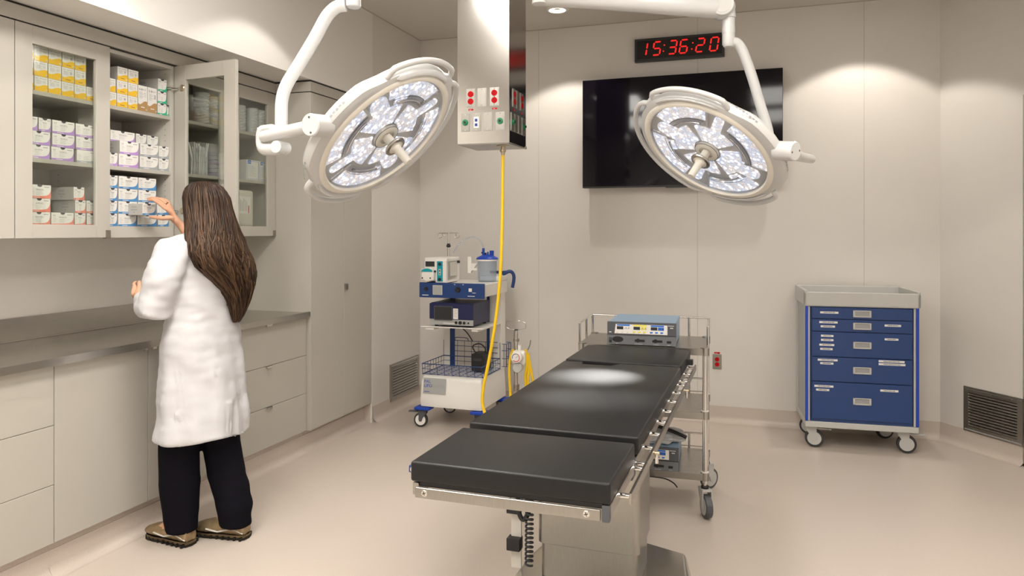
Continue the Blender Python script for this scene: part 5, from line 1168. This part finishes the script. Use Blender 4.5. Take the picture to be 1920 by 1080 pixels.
# trousers
b = MB()
loft(b, [(.50, 0, 0, .12, .175), (.70, 0, 0, .135, .18), (.95, 0, 0, .12, .16), (1.0, 0, 0, .09, .12)], 'trousers', 28)
for A_, hy in ((LA, .098), (RA, -.092)):
    kn = V((.02+A_.x*.5, (hy+A_.y)/2, .46))
    pts = [(0, hy, .80), (A_.x*.25, hy, .62), kn, (A_.x*.75+.005, A_.y+(hy-A_.y)*.3, .28), (A_.x-.01, A_.y, .14), (A_.x-.012, A_.y, .058)]
    vs_ = []; fs_ = []; rr = [(.092, .092), (.094, .092), (.090, .086), (.088, .084), (.080, .074), (.072, .066)]
    loft(b, [(p[2], p[0], p[1], r[0], r[1]) for p, r in list(zip(pts, rr))[::-1]], 'trousers', 26)
def tfn(p, n): return p+n*(.008*NZ.noise(V((p.x*8, p.y*8, p.z*4)))+.007*NZ.noise(V((p.x*5, p.y*5, p.z*16)))*(1 if p.z < .3 else .4))
o = remesh('trousers', b, .010, 'trousers', 5, tfn); o.parent = tp
# shoes
for A_, ya, nm in ((LA, -.12, 'l'), (RA, .10, 'r')):
    M = MX.Translation((A_.x, A_.y, 0)) @ MX.Rotation(ya, 4, 'Z')
    b = MB(); b.M = M
    loft_r = []
    pts = [(-.075, .030, .030, .040), (-.060, .036, .036, .050), (-.02, .038, .038, .052), (.04, .036, .040, .045), (.10, .032, .046, .036), (.15, .026, .044, .028), (.19, .022, .030, .016)]
    vs_ = []; seg = 20
    for x, zc, ry, rz in pts:
        for k in range(seg): a = 2*pi*k/seg; vs_.append((x, ry*cos(a), max(.012, zc+.012+rz*sin(a)*(1 if sin(a) > 0 else .8))))
    fs_ = [(i*seg+k, i*seg+(k+1) % seg, (i+1)*seg+(k+1) % seg, (i+1)*seg+k) for i in range(len(pts)-1) for k in range(seg)]
    fs_ += [tuple(range(seg))[::-1], tuple((len(pts)-1)*seg+k for k in range(seg))]
    b.add(vs_, fs_, 'shoe'); sh = b.build('shoe', tp, ang=60)
    b = MB(); b.M = M; pl_ = [(-.085, .0), (-.078, .030), (-.03, .040), (.05, .040), (.12, .047), (.17, .040), (.197, .018), (.20, 0)]; pl_ = pl_+[(x, -y) for x, y in pl_[::-1][1:-1]]
    b.poly(pl_, (0, 0, .0015), X_, Y_, 'sole', .010); b.poly([(x*.98, y*.96) for x, y in pl_], (0, 0, .0115), X_, Y_, 'shoe', .012)
    for i in range(8): b.box(-.07+.03*i, -.06+.03*i, -.048, .048, .0015, .016, 'sole', .002); b.build('sole', sh, ang=50)
    b = MB(); b.M = M
    for x in (.03, .055, .08): b.tube([(x, .022, .076-.12*(x-.02)), (x+.004, 0, .092-.16*(x-.02)), (x, -.022, .076-.12*(x-.02))], .003, 'offwhite', 6)
    for s in (-1, 1): b.tube([(-.07, s*.028, .03), (-.02, s*.042, .055), (.05, s*.043, .035), (.11, s*.047, .045)], .004, 'offwhite', 6)
    b.build('laces', sh, ang=60)
# hair
HR = [(1.655, -.005, 0, .02, .02), (1.648, -.010, 0, .055, .050), (1.625, -.014, 0, .082, .075), (1.585, -.022, 0, .098, .092), (1.53, -.034, .0, .097, .099), (1.47, -.055, .004, .094, .112), (1.40, -.080, .010, .090, .135), (1.33, -.108, .008, .082, .156), (1.27, -.130, -.008, .074, .158), (1.22, -.142, -.036, .066, .130), (1.16, -.150, -.058, .054, .092), (1.11, -.153, -.062, .042, .062), (1.05, -.153, -.058, .030, .036), (1.00, -.152, -.050, .014, .018)]
def hring(z):
    for i in range(len(HR)-1):
        if HR[i][0] >= z >= HR[i+1][0]:
            f = (HR[i][0]-z)/(HR[i][0]-HR[i+1][0]); return [HR[i][k]+(HR[i+1][k]-HR[i][k])*f for k in range(1, 5)]
    return list(HR[-1][1:]) if z < HR[-1][0] else list(HR[0][1:])
b = MB(); loft(b, HR[::-1], 'hair', 30)
def hfn(p, n):
    q = p+n*(.008*NZ.noise(V((p.x*22, p.y*22, p.z*4))))
    if q.x > .045 and q.z < 1.615: q.x = .045+(q.x-.045)*.2
    return q
ho = remesh('hair', b, .009, 'hair', 3, hfn); ho.parent = tp
random.seed(21)
for grp, mn, N in (('lock', 'hair', 240), ('lock', 'hair2', 230)):
    b = MB()
    for i in range(N):
        a0 = random.uniform(.30*pi, 1.70*pi); zend = random.choice([random.uniform(1.0, 1.15), random.uniform(1.08, 1.3), random.uniform(1.15, 1.35)])
        ztop = (random.uniform(1.60, 1.65) if random.random() < .7 else random.uniform(1.45, 1.6)) if mn == 'hair' else random.uniform(1.38, 1.63); n_ = 16; pts = []; rs = []; ph = random.uniform(0, 6); fa = random.uniform(.97, 1.08); tw = random.uniform(-.4, .4); am = random.uniform(.02, .09)
        for j in range(n_+1):
            f = j/n_; z = ztop+(zend-ztop)*f; cx, cy, rx, ry = hring(z); a = a0+tw*f+.16*f*sin(ph+f*10); k = fa+am*f*sin(ph*2+f*13)
            x = cx+rx*cos(a)*k; y = cy+ry*sin(a)*k
            if x > .05 and z < 1.6: x = .05
            pts.append((x, y, z)); rs.append((.0046 if j else .003)*(1-.75*max(0, f-.6)/.4))
        b.tube(pts, rs, mn, 6)
    b.build('hair_strands', ho, ang=80, kind='stuff')
# face
b = MB()
for s in (-1, 1): b.ball((.063, s*.028, 1.552), .0105, 'white', 14, (1, 1, .7)); b.ball((.0715, s*.028, 1.552), .0042, 'black', 10); b.tube([(.066, s*.014, 1.570), (.070, s*.028, 1.575), (.060, s*.042, 1.570)], [.002, .003, .0015], 'hair', 6); b.tube([(.068, s*.018, 1.557), (.073, s*.028, 1.5605), (.066, s*.039, 1.556)], .0028, 'skin', 6)
b.build('eyes', tp)
b = MB(); b.tube([(.066, -.020, 1.497), (.077, 0, 1.498), (.066, .020, 1.497)], [.002, .0055, .002], 'lip', 8); b.build('lips', tp)
b = MB(); b.tube([(.072, 0, 1.56), (.086, 0, 1.535), (.094, 0, 1.522), (.078, 0, 1.514)], [.006, .009, .011, .006], 'skin', 10); b.build('nose', tp)
# put the held box between thumb and fingers
hb.location = (-2.905, atx(267, 390, -2.905).y, atx(267, 403, -2.905).z)
